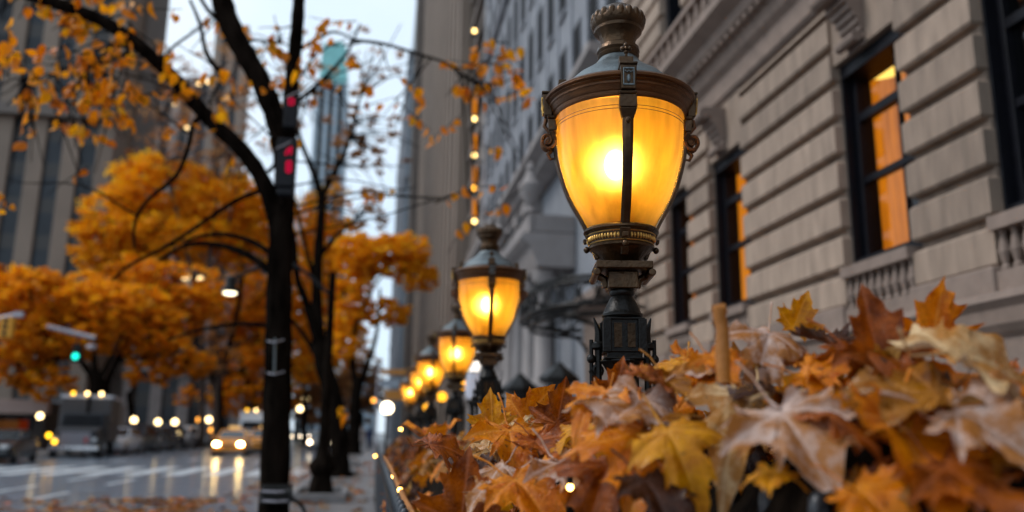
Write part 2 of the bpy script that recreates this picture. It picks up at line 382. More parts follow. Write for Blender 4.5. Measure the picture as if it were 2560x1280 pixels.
# portico: balcony on columns with urns
MB().extrude_y([(5.19, 5.75), (5.19, 6.7), (3.75, 6.7), (3.65, 6.55), (3.8, 6.4), (3.95, 6.3), (4.05, 6.0), (4.15, 5.75)], 21.5, 28).box((3.9, 21.5, 6.701), (4.05, 28, 7.2)).box((4.051, 21.5, 6.701), (5.19, 21.65, 7.2)).build('portico', STONE_PALE, B, bevel=.04)
for x, y in ((4.4, 22.0), (4.4, 23.8), (4.4, 25.6), (4.4, 27.4)):
    MB().lathe([(.32, 0), (.32, .25), (.25, .35), (.23, 2), (.19, 2.7), (.25, 2.85), (.32, 3.0), (.32, 3.23)], 16, (x, y, 2.5)).build('column', STONE_PALE, B, smooth=True)
    MB().box((x - .36, y - .36, 0), (x + .36, y + .36, 2.499)).build('pedestal', STONE_PALE, B, bevel=.03)
for y in (21.75, 27.6):
    MB().lathe([(.12, 0), (.2, .1), (.08, .25), (.3, .6), (.34, .85), (.2, 1.0), (.1, 1.25), (.14, 1.35), (.02, 1.55)], 12, (3.98, y, 7.2)).build('urn', STONE_PALE, B, smooth=True)
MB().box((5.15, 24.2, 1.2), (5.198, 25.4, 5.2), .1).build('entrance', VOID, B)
MB().extrude_y([(5.19, 0), (5.19, 4.4), (4.4, 4.4), (4.4, 4.1), (4.65, 3.9), (4.7, 0)], 16.35, 18.55).build('stoop_wall', STONE_TRIM, B)
for i in range(8):                                   # carved ornaments
    y = 17.6 + i * 1.78 * 2
    if y < 42: MB().ball((4.95, y + .9, 9.95), (.3, .35, .5), 10).ball((4.85, y + .9, 10.55), (.2, .22, .26), 8).build('carved_figure', STONE_PALE, B, smooth=True)
RED = glow('red_signal_light', (1, .01, .03), 3)
# iron marquee over the entrance
K = empty('iron_canopy', (3.6, 20, 4.4), label='black openwork iron canopy projecting from the ornate grey portico', cat='canopy')
K.location = (0, 0, 0)
mb = MB()
def arc(z, k=1.0):
    P = [(4.98, 15.2), (4.2, 14.9), (3.55, 15.2), (3.15, 16.0), (3.02, 17.0), (3.1, 18.0), (3.5, 18.8), (4.2, 19.2), (5.0, 19.2)]; c = Vector((5, 17.1, z))
    return [c + (Vector((x, y, z)) - c) * k for x, y in P]
for z, k in ((3.62, .9), (3.78, 1), (4.2, 1), (4.32, .95)): mb.tube(smooth_path(arc(z, k), 4), .042, 6)
a0, a1 = smooth_path(arc(3.78), 4), smooth_path(arc(4.2), 4)
for i in range(1, len(a0) - 1):
    t_ = (a0[i + 1] - a0[i - 1]).normalized(); c_ = (a0[i] + a1[i]) / 2
    if i % 2: mb.tube([a0[i], a1[i]], .022, 5)
    else: mb.tube([c_ + t_ * .15 * math.cos(2 * PI * q / 10) + Vector((0, 0, .17 * math.sin(2 * PI * q / 10))) for q in range(11)], .022, 5)
    if i % 4 == 1: mb.tube([a1[i] + Vector((0, 0, .10 + .10 * math.sin(q))) + t_ * .10 * math.cos(q) for q in range(0, 6)], .02, 5)
mb.build('lattice_rim', IRON, K)
for i in range(2, len(a0) - 2, 3): MB().tube([(5.0, 17.1 + (a0[i].y - 17.1) * .25, 4.3), a0[i]], .03, 5).build('canopy_rib', IRON, K)
for y in (16.2, 18.2):
    MB().tube(smooth_path([Vector((5.1, y, 3.0)), Vector((4.7, y, 3.15)), Vector((4.4, y, 3.5)), Vector((3.7, y, 3.7))], 4), .04, 6).build('support_bracket', IRON, K)
# ================================================================ towers along the right side
T = empty('fluted_tower', label='tall plain brown grey tower with a dark recess and wall lamps, beyond the ornate building', cat='building')
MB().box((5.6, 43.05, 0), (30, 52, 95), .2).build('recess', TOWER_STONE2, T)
mb = MB().box((5.0, 52, 0), (30, 112, 95), .5); mb.build('shaft', TOWER_STONE, T)
for i in range(16):
    y = 52.4 + i * 3.8
    MB().box((4.72, y, 0), (4.999, y + 1.9, 95)).build('flute', TOWER_STONE, T)
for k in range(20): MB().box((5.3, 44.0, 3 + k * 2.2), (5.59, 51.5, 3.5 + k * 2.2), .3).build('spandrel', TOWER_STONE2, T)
AMB = glow('amber_wall_lamp', (1, .42, .04), 5); AMBHOT = glow('hot_white_lamp', (1, .66, .22), 5); AMBDIM = glow('amber_panel', (1, .3, .01), .5)
for k, (py, full) in enumerate(((77, 0), (149, 0), (297, 1), (388, 1), (470, 2), (553, 1))):
    p = onx(1186, py, 4.75)
    w = empty('wall_lamp', p, label='small amber wall lamp on the dark recess, number %s from the top of its column' % ('first', 'second', 'third', 'fourth', 'fifth', 'sixth')[k], cat='wall lamp', group='wall lamps on the tower recess')
    w['label'] = '%s from the top of the small amber lamps in the dark strip beside the tower' % ('first', 'second', 'third', 'fourth', 'fifth', 'lowest')[k]
    MB().ball((0, 0, 0), .12, 10).build('bulb', AMBHOT if full != 2 else AMB, w, smooth=True)
    if full: MB().box((-.10, -.11, .3), (.10, .11, 1.15)).build('amber_shade', AMBDIM if full else AMB, w)
    MB().box((-.05, -.05, -.35), (.05, .05, -.152)).tube([(0, 0, -.3), (.9, 0, -.3)], .04, 6).build('bracket', IRON, w)
def block(name, label, parts, cat='building'):
    o = empty(name, label=label, cat=cat)
    for nm, m, boxes in parts:
        mb = MB()
        for b in boxes: mb.box(*b)
        mb.build(nm, m, o)
    return o
def ribs(o, nm, m, x, y0, y1, step, z0, z1, w=.8, d=.4):
    y = y0
    while y < y1: MB().box((x - d, y, z0), (x - .002, y + w, z1)).build(nm, m, o); y += step
o = block('dark_slab_tower', 'narrow dark brown tower edge rising past the frame beyond the fluted tower', [('shaft', TOWER_STONE2, [((4.3, 113, 0), (26, 124, 110))])]); ribs(o, 'fin', TOWER_STONE2, 4.3, 113.3, 124, 2.4, 0, 110, 1.0)
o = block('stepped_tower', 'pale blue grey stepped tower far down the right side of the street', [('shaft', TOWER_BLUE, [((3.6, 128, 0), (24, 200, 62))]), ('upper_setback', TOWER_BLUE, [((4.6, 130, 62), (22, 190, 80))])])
ribs(o, 'fin', STONE_GREY, 3.6, 128.5, 200, 5, 0, 61.5, 2)
for z in (20, 40, 61.3): MB().box((3.1, 127.6, z), (24, 200.4, z + .9)).build('ledge', STONE_GREY, o)
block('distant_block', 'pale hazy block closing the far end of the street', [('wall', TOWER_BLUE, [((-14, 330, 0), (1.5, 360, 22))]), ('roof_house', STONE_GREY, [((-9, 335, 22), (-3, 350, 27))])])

# ================================================================ left side towers
BAND = mat('banded_window_strip', (.02, .024, .03), .3, var=.3, scale=.4, tone=.4, spec=.3)
t_ = BAND.node_tree; p_ = t_.nodes['Principled BSDF']; src_ = p_.inputs['Base Color'].links[0].from_socket
c_ = t_.nodes.new('ShaderNodeTexCoord'); x_ = t_.nodes.new('ShaderNodeSeparateXYZ'); t_.links.new(c_.outputs['Object'], x_.inputs[0])
d_ = t_.nodes.new('ShaderNodeMath'); d_.operation = 'DIVIDE'; d_.inputs[1].default_value = 3.6; t_.links.new(x_.outputs['Z'], d_.inputs[0])
f_ = t_.nodes.new('ShaderNodeMath'); f_.operation = 'FRACT'; t_.links.new(d_.outputs[0], f_.inputs[0])
g_ = t_.nodes.new('ShaderNodeMath'); g_.operation = 'LESS_THAN'; g_.inputs[1].default_value = .4; t_.links.new(f_.outputs[0], g_.inputs[0])
m_ = t_.nodes.new('ShaderNodeMix'); m_.data_type = 'RGBA'; t_.links.new(g_.outputs[0], m_.inputs['Factor']); t_.links.new(src_, m_.inputs['A']); m_.inputs['B'].default_value = (.05, .045, .042, 1); t_.links.new(m_.outputs['Result'], p_.inputs['Base Color'])
def tower(name, label, px0, px1, ptop, Y, depth, stone, bay, pier_w, glass=BAND, rowh=3.6, lit=()):
    o = empty(name, label=label, cat='building')
    x0, x1 = at(px0, 900, Y).x, at(px1, 900, Y).x; H = at((px0 + px1) / 2, ptop, Y).z
    MB().box((x0, Y + .6, 0), (x1, Y + depth, H), .5).build('core', stone, o)
    n = max(1, round((x1 - x0) / bay)); b = (x1 - x0) / n
    for i in range(n + 1):
        x = x0 + i * b
        MB().box((x - pier_w / 2, Y - .1, 0), (x + pier_w / 2, Y + .599, H + .4)).build('pier', stone, o)
        if i < n:
            MB().box((x + pier_w / 2, Y + .3, 0), (x + b - pier_w / 2, Y + .598, H)).build('window_bay', glass, o)
    for k in range(1, int(depth / 5)):
        MB().box((x1 + .003, Y + k * 5, 0), (x1 + .35, Y + k * 5 + 2.2, H)).build('side_pier', stone, o)
    return o, x0, x1, H
tower('limestone_skyscraper', 'towering limestone skyscraper with dark vertical window strips at the top left', -260, 200, -500, 84, 9, TOWER_STONE, 3.1, 1.5)
for z in (31, 45):
    o = bpy.data.objects['limestone_skyscraper']; xa, xb = at(-260, 900, 84).x, at(200, 900, 84).x
    MB().box((xa - 1, 82.9, z), (xb + .8, 84.55, z + 1.1)).build('ledge', TOWER_STONE2, o)
tower('setback_tower', 'narrow fluted stone tower joined to the right of the limestone skyscraper', 205, 268, -420, 92, 9, TOWER_STONE2, 1.6, .9)
tower('brown_midrise', 'brown stone tower with small lit windows, behind the yellow tree crowns', 474, 545, 60, 150, 9, mat('warm_brown_stone', (.33, .25, .2), .85, var=.15, scale=.2), 2.2, 1.3)
tower('lower_brown_block', 'broad low brown block behind the arching tree limb', 330, 470, 190, 165, 9, mat('dull_brown_stone', (.30, .25, .23), .85, var=.15, scale=.2), 3, 1.6)
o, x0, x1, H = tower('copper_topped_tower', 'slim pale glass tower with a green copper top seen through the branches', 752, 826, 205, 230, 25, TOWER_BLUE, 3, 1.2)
MB().loft([[(x0, 230, H), (x1, 230, H), (x1, 254, H), (x0, 254, H)], [(x0 + .6, 230.6, H + 12), (x1 - .6, 230.6, H + 12), (x1 - .6, 253, H + 12), (x0 + .6, 253, H + 12)], [(x0 + 2, 233, H + 14.5), (x1 - 2, 233, H + 14.5), (x1 - 2, 250, H + 14.5), (x0 + 2, 250, H + 14.5)]]).build('copper_roof', TEAL, o)
tower('grey_apartment_block', 'mid grey apartment block with a few lit windows behind the orange trees', 350, 660, 560, 120, 18, STONE_GREY, 2.6, 1.2)
WARM = glow('lit_window', (1, .62, .2), 14); WARMDIM = glow('distant_lit_window', (1, .66, .28), 3)
k = 0
for (px, py, Y) in ((345, 713, 119.2), (358, 716, 119.2), (462, 693, 119.2), (500, 697, 119.2), (398, 747, 119.2), (435, 752, 119.2), (610, 600, 119.2), (365, 318, 164.2), (467, 318, 164.2), (437, 258, 164.2), (368, 262, 164.2), (497, 208, 149.2), (520, 204, 149.2), (478, 690, 119.2)):
    p = at(px, py, Y); o = MB().box((-.3, 0, -.3), (.3, .12, .3)).build('lit_pane', WARMDIM, bpy.data.objects['grey_apartment_block' if Y < 130 else 'lower_brown_block' if Y > 160 else 'brown_midrise'], loc=p)
# low classical building and shop across the street
o, x0, x1, H = tower('columned_building', 'grey classical building with tall columns across the street', 330, 600, 930, 88, 14, STONE_PALE, 2.4, 1.1)
MB().box((x0 - .5, 87.2, H), (x1 + .5, 103, H + 1.1)).build('entablature', STONE_PALE, o)
SH = empty('corner_shop', label='low corner shop with pinkish stone fascia and glowing orange red windows at far left', cat='shop')
x0, x1 = at(-160, 1000, 58).x, at(118, 1000, 58).x; zf = at(60, 1004, 58).z; zb = at(60, 1035, 58).z
MB().box((x0, 58, 0), (x1, 70, zf + .001), .4).build('wall', mat('shop_brick', (.03, .02, .016), .8), SH)
MB().box((x0 - .2, 57.3, zb), (x1 + .3, 57.999, zf + .1)).build('fascia', mat('pink_stone', (.34, .25, .22), .8), SH, bevel=.05)
SHOPW = glow('shop_window_light', (1, .36, .10), .06); SHOPR = glow('red_shop_light', (1, .10, .02), .07)
for a, b, m in ((8, 45, SHOPW), (50, 68, SHOPR), (-60, 0, SHOPW)):
    p, q = at(a, 1050, 57.9), at(b, 1095, 57.9)
    f = MB().box((p.x - .15, 57.8, q.z - .15), (q.x + .15, 57.998, p.z + .15)).build('shop_window', FRAME, SH)
    MB().box((p.x, 57.77, q.z), (q.x, 57.799, p.z)).build('window_light', m, f)
block('grey_low_building', 'low grey building with a flat roof beside the corner shop', [('wall', STONE_GREY, [((at(120, 1000, 64).x, 64, 0), (at(215, 1000, 64).x, 74, at(200, 1003, 64).z))]), ('doorway', FRAME, [((at(150, 1000, 63.9).x, 63.85, .1), (at(175, 1000, 63.9).x, 63.998, 2.6))])])
# ================================================================ street lanterns on the fence line
LX, LY = .69, 2.3
def zp(y): return at(1550, y, LY).z
def rp_(r, y):
    p = at(1550, y, LY) - EYE
    return r * (CAM.transposed() @ p).z * -1 / FPX * .985
def glassmat():
    m = bpy.data.materials.new('amber_frosted_glass'); m.use_nodes = True; t = m.node_tree; N, L = t.nodes, t.links; N.clear()
    o = N.new('ShaderNodeOutputMaterial'); AMBC = (.86, .37, .022, 1)
    tr = N.new('ShaderNodeBsdfTranslucent'); tr.inputs[0].default_value = AMBC
    rf = N.new('ShaderNodeBsdfRefraction'); rf.inputs[0].default_value = (1, .62, .13, 1); rf.inputs['Roughness'].default_value = .8; rf.inputs['IOR'].default_value = 1.35
    tp = N.new('ShaderNodeBsdfTransparent'); tp.inputs[0].default_value = (1, .56, .07, 1)
    gl = N.new('ShaderNodeBsdfGlossy'); gl.inputs['Roughness'].default_value = .08
    m1 = N.new('ShaderNodeMixShader'); m1.inputs[0].default_value = .42; L.new(tr.outputs[0], m1.inputs[1]); L.new(rf.outputs[0], m1.inputs[2])
    m2 = N.new('ShaderNodeMixShader'); m2.inputs[0].default_value = .38; L.new(m1.outputs[0], m2.inputs[1]); L.new(tp.outputs[0], m2.inputs[2])
    lw = N.new('ShaderNodeFresnel'); lw.inputs[0].default_value = 1.4
    m3 = N.new('ShaderNodeMixShader'); L.new(lw.outputs[0], m3.inputs[0]); L.new(m2.outputs[0], m3.inputs[1]); L.new(gl.outputs[0], m3.inputs[2])
    g = N.new('ShaderNodeTexCoord'); mp = N.new('ShaderNodeMapping'); mp.inputs['Scale'].default_value = (22, 22, 3); nz = N.new('ShaderNodeTexNoise'); nz.inputs['Scale'].default_value = 1; nz.inputs['Detail'].default_value = 6
    L.new(g.outputs['Object'], mp.inputs[0]); L.new(mp.outputs[0], nz.inputs['Vector']); mr = N.new('ShaderNodeMapRange'); mr.inputs['From Min'].default_value = .3; mr.inputs['From Max'].default_value = .7; mr.inputs['To Min'].default_value = .54; mr.inputs['To Max'].default_value = .22
    L.new(nz.outputs['Fac'], mr.inputs['Value']); L.new(mr.outputs[0], m2.inputs[0])
    L.new(m3.outputs[0], o.inputs[0]); return m
GLASS = glassmat()
BULB = glow('hot_bulb', (1, .82, .46), 74)
SLEEVE = mat('amber_sleeve', (.22, .07, .008), .5)
def prof(pp): return [(rp_(r, y), zp(y if y > 150 else 150 - (150 - y) * .93)) for y, r in pp][::-1]
def lantern():
    o = empty('street_lantern', (LX, LY, 0))
    ang0 = math.atan2(-LY, -LX) + R(7)
    MB().lathe(prof([(14, 6), (15, 36), (24, 42), (42, 65), (56, 69), (66, 66), (72, 60), (80, 60), (90, 50), (102, 44), (116, 44), (122, 52), (132, 54), (138, 50), (142, 53), (150, 50), (153, 46)]), 40).build('finial', BRONZE, o, smooth=True)
    f = [c for c in o.children][0]
    mb = MB()
    for k in range(18):
        a = 2 * PI * k / 18; r = rp_(60, 50)
        mb.ball((r * math.cos(a), r * math.sin(a), zp(56)), (rp_(11, 50), rp_(11, 50), rp_(19, 50)), 10)
    mb.build('petal_crown', BRONZE, f, smooth=True)
    MB().lathe(prof([(151, 48), (160, 55), (170, 64), (184, 84), (200, 110), (217, 129), (231, 143), (236, 147), (240, 146)]), 56).build('dome', ZINC, o, smooth=True)
    MB().lathe(prof([(238, 147), (246, 168), (251, 184), (256, 189), (261, 188), (264, 182), (267, 184), (271, 178), (276, 178), (279, 174), (288, 172), (291, 168), (298, 167), (302, 163), (302, 155)]), 64, cap=False).build('rim_band', BRONZE_LIT, o, smooth=True)
    GP = [(296, 161), (312, 163), (318, 160), (325, 162), (345, 161), (375, 159), (400, 156), (425, 150), (450, 143), (475, 135), (500, 125), (525, 112), (550, 97), (565, 89), (577, 83)]
    MB().lathe(prof(GP), 64, cap=False).build('globe', GLASS, o, smooth=True)
    MB().ball((-.012, .004, zp(412)), (.034, .034, .046), 20).build('bulb', BULB, o, smooth=True)
    ring = MB()
    for y, r in ((322, 161.5), (330, 162.5)): ring.tube([(rp_(r, y) * math.cos(2 * PI * k / 48), rp_(r, y) * math.sin(2 * PI * k / 48), zp(y)) for k in range(49)], .0011, 5)
    ring.build('seam_ring', BRONZE_LIT, o.children[-2], smooth=True)
    s = MB().lathe(prof([(482, 34), (484, 41), (574, 41), (575, 30)]), 24).build('bulb_sleeve', SLEEVE, o, smooth=True)
    MB().lathe(prof([(455, 12), (460, 16), (482, 16)]), 12).build('bulb_cap', GOLD, s, smooth=True)
    c = MB().lathe(prof([(574, 70), (576, 90), (580, 95), (585, 95), (588, 89), (590, 86), (617, 80), (620, 84), (625, 83), (629, 76), (640, 66), (652, 52), (660, 46), (662, 30)]), 48).build('collar', BRONZE, o, smooth=True)
    mb = MB()
    for k in range(64):                                 # raised ornament on the collar
        if k % 16 in (0, 15, 1): continue
        a = ang0 + 2 * PI * k / 64; r = rp_(84, 604); h = U(.5, 1)
        mb.ball((r * math.cos(a), r * math.sin(a), zp(604)), (.003 + .002 * h, .003 + .002 * h, .005 + .005 * h), 6)
    for z in (593, 615): mb.tube([(rp_(86.5 if z < 600 else 81.5, z) * math.cos(2 * PI * k / 48), rp_(86.5 if z < 600 else 81.5, z) * math.sin(2 * PI * k / 48), zp(z)) for k in range(49)], .0018, 5)
    mb.build('relief_ring', GOLD, c, smooth=True)
    for q in range(4):
        a = ang0 + q * PI / 2; e = Vector((math.cos(a), math.sin(a), 0)); t = Vector((-e.y, e.x, 0))
        def P(r, y, w=0): return e * rp_(r, y) + t * rp_(w, y) + Vector((0, 0, zp(y)))
        mb = MB(); rows = [(y, r + 5) for y, r in GP if y >= 345]
        secs = []
        for y, r in rows:
            w = 13 - (y - 345) / 230 * 2
            secs.append([P(r - 3, y, -w), P(r + 3, y, -w), P(r + 6, y, -w * .4), P(r + 6, y, w * .4), P(r + 3, y, w), P(r - 3, y, w)])
        mb.loft(secs); st = mb.build('strap', BRONZE, o)
        mb = MB()
        def blk(y0, y1, r0, r1, w0, w1, dd=14): mb.loft([[P(r0 - dd, y0, -w0), P(r0, y0, -w0), P(r0, y0, w0), P(r0 - dd, y0, w0)], [P(r1 - dd, y1, -w1), P(r1, y1, -w1), P(r1, y1, w1), P(r1 - dd, y1, w1)]])
        blk(206, 236, 153, 158, 17, 17, 20); blk(236, 242, 196, 196, 21, 21, 44); blk(243, 296, 194, 190, 19, 17, 20)
        blk(297, 304, 184, 182, 22, 20, 20); blk(305, 334, 182, 180, 20, 21, 20); blk(335, 356, 180, 170, 21, 14, 14)
        mb.ball(P(172, 362), rp_(8, 360), 8)
        clasp = mb.build('clasp', BRONZE, o, bevel=.003)
        mb = MB()                                       # raised plaque frame with worn marks
        blk(250, 253, 196, 196, 13, 13, 3); blk(286, 289, 194, 194, 13, 13, 3); blk(253, 286, 196, 194, -10.5, -13, 3) if False else None
        for w in (-12, 12): mb.tube([P(196, 251, w), P(194, 288, w)], .0016, 5)
        for i in range(5): mb.box((-.0016, -.0016, -.002), (.0016, .0016, .002), m=Matrix.Translation(P(195.5, 258 + (i % 2) * 2, -8 + i * 4)))
        mb.ball(P(193, 274), (.006, .006, .012), 8)
        mb.build('plaque', GOLD if q % 2 else ZINC, clasp)
        mb = MB()                                       # fleur on top of the clasp
        for i in range(4):
            b = PI / 2 * i; mb.ball(P(150, 188 - 8 * math.sin(b), 8 * math.cos(b)), (rp_(6, 188),) * 3, 8)
        mb.tube([P(150, 206), P(150, 186)], .004, 6); mb.ball(P(152, 188), .006, 6)
        if q == 0: mb.build('fleur', BRONZE, clasp, smooth=True)
        mb = MB()                                       # side scroll
        for sgn in (-1, 1):
            pts = [P(183 - (19 - i * .55) * math.cos(i * .36), 356 + (24 - i * .7) * math.sin(i * .36) * .95, sgn * 9) for i in range(26)]
            mb.tube(pts, [.0065 - .00012 * i for i in range(26)], 8)
        mb.tube([P(186, 300), P(190, 318), P(178, 332)], .006, 8); mb.tube([P(172, 376), P(182, 388), P(176, 400), P(164, 398)], [.007, .007, .005, .003], 8)
        mb.ball(P(181, 356), (.011, .011, .014), 10)
        if q != 0: mb.build('scroll_ornament', BRONZE_LIT, o, smooth=True)
        mb = MB(); blk(588, 650, 92, 66, 13, 9, 10); blk(600, 612, 97, 95, 8, 8, 8); mb.ball(P(88, 626), rp_(9, 626), 8); mb.build('collar_bracket', BRONZE, o, bevel=.003)
    m8 = Matrix.Rotation(ang0, 4, 'Z')
    mb = MB(); w = rp_(70, 672); w2 = rp_(38, 700)
    mb.box((-w, -w, zp(683)), (w, w, zp(664)), m=m8); mb.box((-w2, -w2, zp(726)), (w2, w2, zp(683.5)), m=m8)
    for sgn in (-1, 1): mb.tube([m8 @ Vector((0, sgn * w2, zp(720))), m8 @ Vector((0, sgn * w2 * 1.15, zp(700))), m8 @ Vector((0, sgn * w * .85, zp(690)))], .012, 8)
    for sgn in (-1, 1): mb.tube([m8 @ Vector((-w, sgn * w * .97, zp(692))), m8 @ Vector((w, sgn * w * .97, zp(692)))], .011, 10)
    mb.build('capital', BRONZE, o, bevel=.006)
    mb = MB().lathe(prof([(726.5, 24), (728, 31), (733, 33), (739, 31), (742, 27), (746, 30), (760, 38), (775, 45), (783, 48), (786, 52), (792, 52), (797, 47)]), 32); mb.build('bell', IRON, o, smooth=True)
    w = rp_(44, 850); mb = MB().box((-w, -w, zp(900)), (w, w, zp(797.5)), m=m8)
    for sx in (-1, 1):
        for sy in (-1, 1): mb.box((sx * w - .012, sy * w - .012, zp(885)), (sx * w + .012, sy * w + .012, zp(803)), m=m8)
    for z in (800, 880, 897): mb.box((-w - .008, -w - .008, zp(z + 4)), (w + .008, w + .008, zp(z)), m=m8)
    pd = mb.build('pedestal', IRON, o, bevel=.004)
    mb = MB()
    for i in range(22):
        z = zp(872) + (zp(812) - zp(872)) * i / 22
        for sgn in (-1, 1):
            mb.box((w + .0005, sgn * w * .38 - w * .22, z), (w + .005, sgn * w * .38 + w * .22, z + .0018), m=m8); mb.box((-w * .6, sgn * (w + .003) - .0025, z), (w * .6, sgn * (w + .003) + .0025, z + .0018), m=m8)
    mb.build('ribbed_panel', BRONZE, pd)
    MB().lathe(prof([(901, 58), (905, 60), (915, 52), (930, 42), (944, 38)])[0:] , 8).build('base_funnel', IRON, o)
    MB().lathe([(.09, .1), (.09, .3), (.05, .34), (.045, zp(944))], 12).build('post', IRON, o)
    for sgn in (-1, 1):                                 # flanking spear uprights and scrolls
        b = ang0 + sgn * PI / 2; c = Vector((math.cos(b), math.sin(b), 0))
        mb = MB(); p0 = c * rp_(62, 860)
        mb.tube([p0 + Vector((0, 0, zp(990))), p0 + Vector((0, 0, zp(866)))], .010, 8)
        mb.tube([p0 + Vector((0, 0, zp(866))), p0 + Vector((0, 0, zp(830))), p0 + c * .012 + Vector((0, 0, zp(795)))], [.012, .010, .002], 6)
        mb.lathe([(.012, 0), (.02, .006), (.02, .018), (.012, .024)], 12, p0 + Vector((0, 0, zp(876))))
        p1 = c * rp_(80, 890); mb.tube([p1 + Vector((0, 0, zp(1000))), p1 + Vector((0, 0, zp(850)))], .006, 6); mb.ball(p1 + Vector((0, 0, zp(898))), .014, 8)
        mb.tube([c * rp_(66 + 16 * math.cos(i * .5) * (1 - i / 26), 930) + Vector((0, 0, zp(926 + 16 * math.sin(i * .5) * (1 - i / 26)))) for i in range(18)], .007, 7)
        mb.build('spear_bracket', IRON, o, smooth=True)
    return o
L0 = lantern()
NLAMP = 6
LAB = ['largest sharp bronze street lantern with a glowing amber globe, nearest along the leafy fence', 'second glowing amber lantern along the fence, slightly blurred, just behind the nearest one',
       'third glowing amber lantern of the fence row, small and blurred', 'fourth amber lantern of the receding fence row, between the third and fifth',
       'fifth amber lantern of the receding fence row, a small glowing globe', 'sixth and farthest amber lantern of the fence row, tiny and low']
YS_L = [(LX, 2.3), (.71, 5.15), (.76, 8.4), (.76, 11.2), (.70, 13.3), (.77, 17.1)]
for i in range(NLAMP):
    o = L0 if i == 0 else copy_tree(L0)
    o.location = (*YS_L[i], 0); tag(o, LAB[i], 'street lantern', 'street lanterns along the fence')
    if i: o.rotation_euler = ((0, .012, -.015, .01, -.02, .015)[i], (0, -.015, .02, -.012, .018, -.02)[i], (0, .12, -.1, .2, .05, -.15)[i])

# smaller lamps behind the row
def globe_lamp(name, p, r, m, label, base=0, slim=.025, cat='lamp post', group=None, hood=False):
    o = empty(name, (p.x, p.y, base), label=label, cat=cat, group=group); h = p.z - base
    MB().ball((0, 0, h), r, 14).build('globe', m, o, smooth=True)
    MB().lathe([(slim * 3, 0), (slim * 3, .08), (slim * 1.6, .25), (slim, .4), (slim, h - r * 1.35), (r * .6, h - r * 1.15), (r * .55, h - r * .9)], 10).build('post', IRON, o, smooth=True)
    if hood: MB().lathe([(r * .9, h + r * .75), (r * .6, h + r * 1.2), (.01, h + r * 1.6)], 12).build('hood', IRON, o)
    return o
WHT = glow('white_hot_globe', (1, .80, .52), 7)
AMG = glow('amber_globe', (1, .40, .02), 2.2)
for px, py, Y, rr, lab in ((1155, 958, 12, .10, 'small round amber lamp on a slim post, right of the third fence lantern'), (1105, 992, 15.5, .09, 'small round amber lamp low between the fourth lantern and the leaf heap'), (1068, 1018, 19, .09, 'tiny amber lamp on a post behind the fifth fence lantern')):
    globe_lamp('post_lamp', at(px, py, Y), rr, AMG, lab, cat='post lamp')
p = at(968, 1020, 17); globe_lamp('post_lamp', p, .12, WHT, 'round white hot globe lamp on a post beside the fence end', cat='post lamp')
p = at(1181, 930, 9.5)
o = empty('white_lantern', (p.x, p.y, .1), label='slim post lantern with a bright white glowing top, between the second and third lanterns', cat='street lantern')
h = p.z - .1
WLG = glow('cool_white_lantern_glass', (1, .93, .85), 1.25); WLP = mat('pale_lantern_glass', (.5, .52, .6), .2, emit=(.8, .85, 1), power=.2)
MB().lathe([(.075, 0), (.09, .06), (.088, .14), (.06, .24), (.02, .30)], 16, (0, 0, h - .0)).build('glowing_top', WLG, o, smooth=True)
MB().lathe([(.05, -.30), (.075, -.25), (.085, -.012)], 12, (0, 0, h)).build('lower_glass', WLP, o, smooth=True)
MB().lathe([(.09, -.011), (.1, -.005), (.09, -.001)], 16, (0, 0, h)).build('ring', IRON, o)
MB().lathe([(.07, 0), (.07, .1), (.03, .3), (.025, h - .42), (.05, h - .31)], 10).build('post', IRON, o, smooth=True)
for k in range(2):                                      # dark gate lanterns by the portico
    p = at((1398, 1300)[k], (960, 985)[k], 14 + k)
    o = empty('gate_lantern', (p.x, p.y, .1), label=('unlit black gate lantern with a wide cap in front of the portico column', 'dark unlit gate lantern top low behind the leaves, left of the portico column')[k], cat='gate lantern', group='gate lanterns')
    h = p.z - .1
    MB().lathe([(.05, .36), (.1, .3), (.34, .12), (.36, .06), (.3, .02)], 8, (0, 0, h)).build('cap', IRON, o)
    MB().lathe([(.12, -.45), (.22, -.02), (.22, .02)], 8, (0, 0, h)).build('glass', DARKGLASS, o)
    MB().lathe([(.2, 0), (.2, .2), (.09, .4), (.08, h - .46)], 8).build('post', IRON, o)

# ================================================================ railings, hedge under the leaves
IRONF = mat('highlight_railing_iron', (.035, .040, .048), .32, .2, var=.3, scale=18, bump=.2, bscale=120, spec=.5)  # blue-grey base lightened to paint the sky highlight on the picket tips
def fence(name, label, x, y0, y1, top, step, r, rails, zb=.1):
    o = empty(name, (x, y0, zb), label=label, cat='fence')
    me = MB().lathe([(r, 0), (r, top - zb - .06), (r * 1.25, top - zb - .055), (r * 1.25, top - zb - .03), (r * 1.1, top - zb - .012), (r * .7, top - zb - .002), (r * .2, top - zb + .001)], 8).mesh('picket', True)
    n = int((y1 - y0) / step)
    for i in range(min(n, 99)):
        if abs(y0 + i * step - LY) > .1 or x < .5: link('picket', me, IRONF, o).location = (0, i * step, 0)
    for z in rails: MB().box((-.022, -.1, z - zb), (.022, n * step + .1, z + .03 - zb)).build('rail', IRON, o, bevel=.004)
    return o
fence('iron_railing', 'black iron picket railing along the sidewalk, under the left edge of the leaves', .13, 2.6, 22, 1.13, .2, .014, (.25, 1.0))
fence('tall_iron_fence', 'taller black iron picket fence the lanterns stand on, its post tops poking through leaves', LX, 1.256, 17.5, 1.318, .1725, .017, (.3, 1.16))
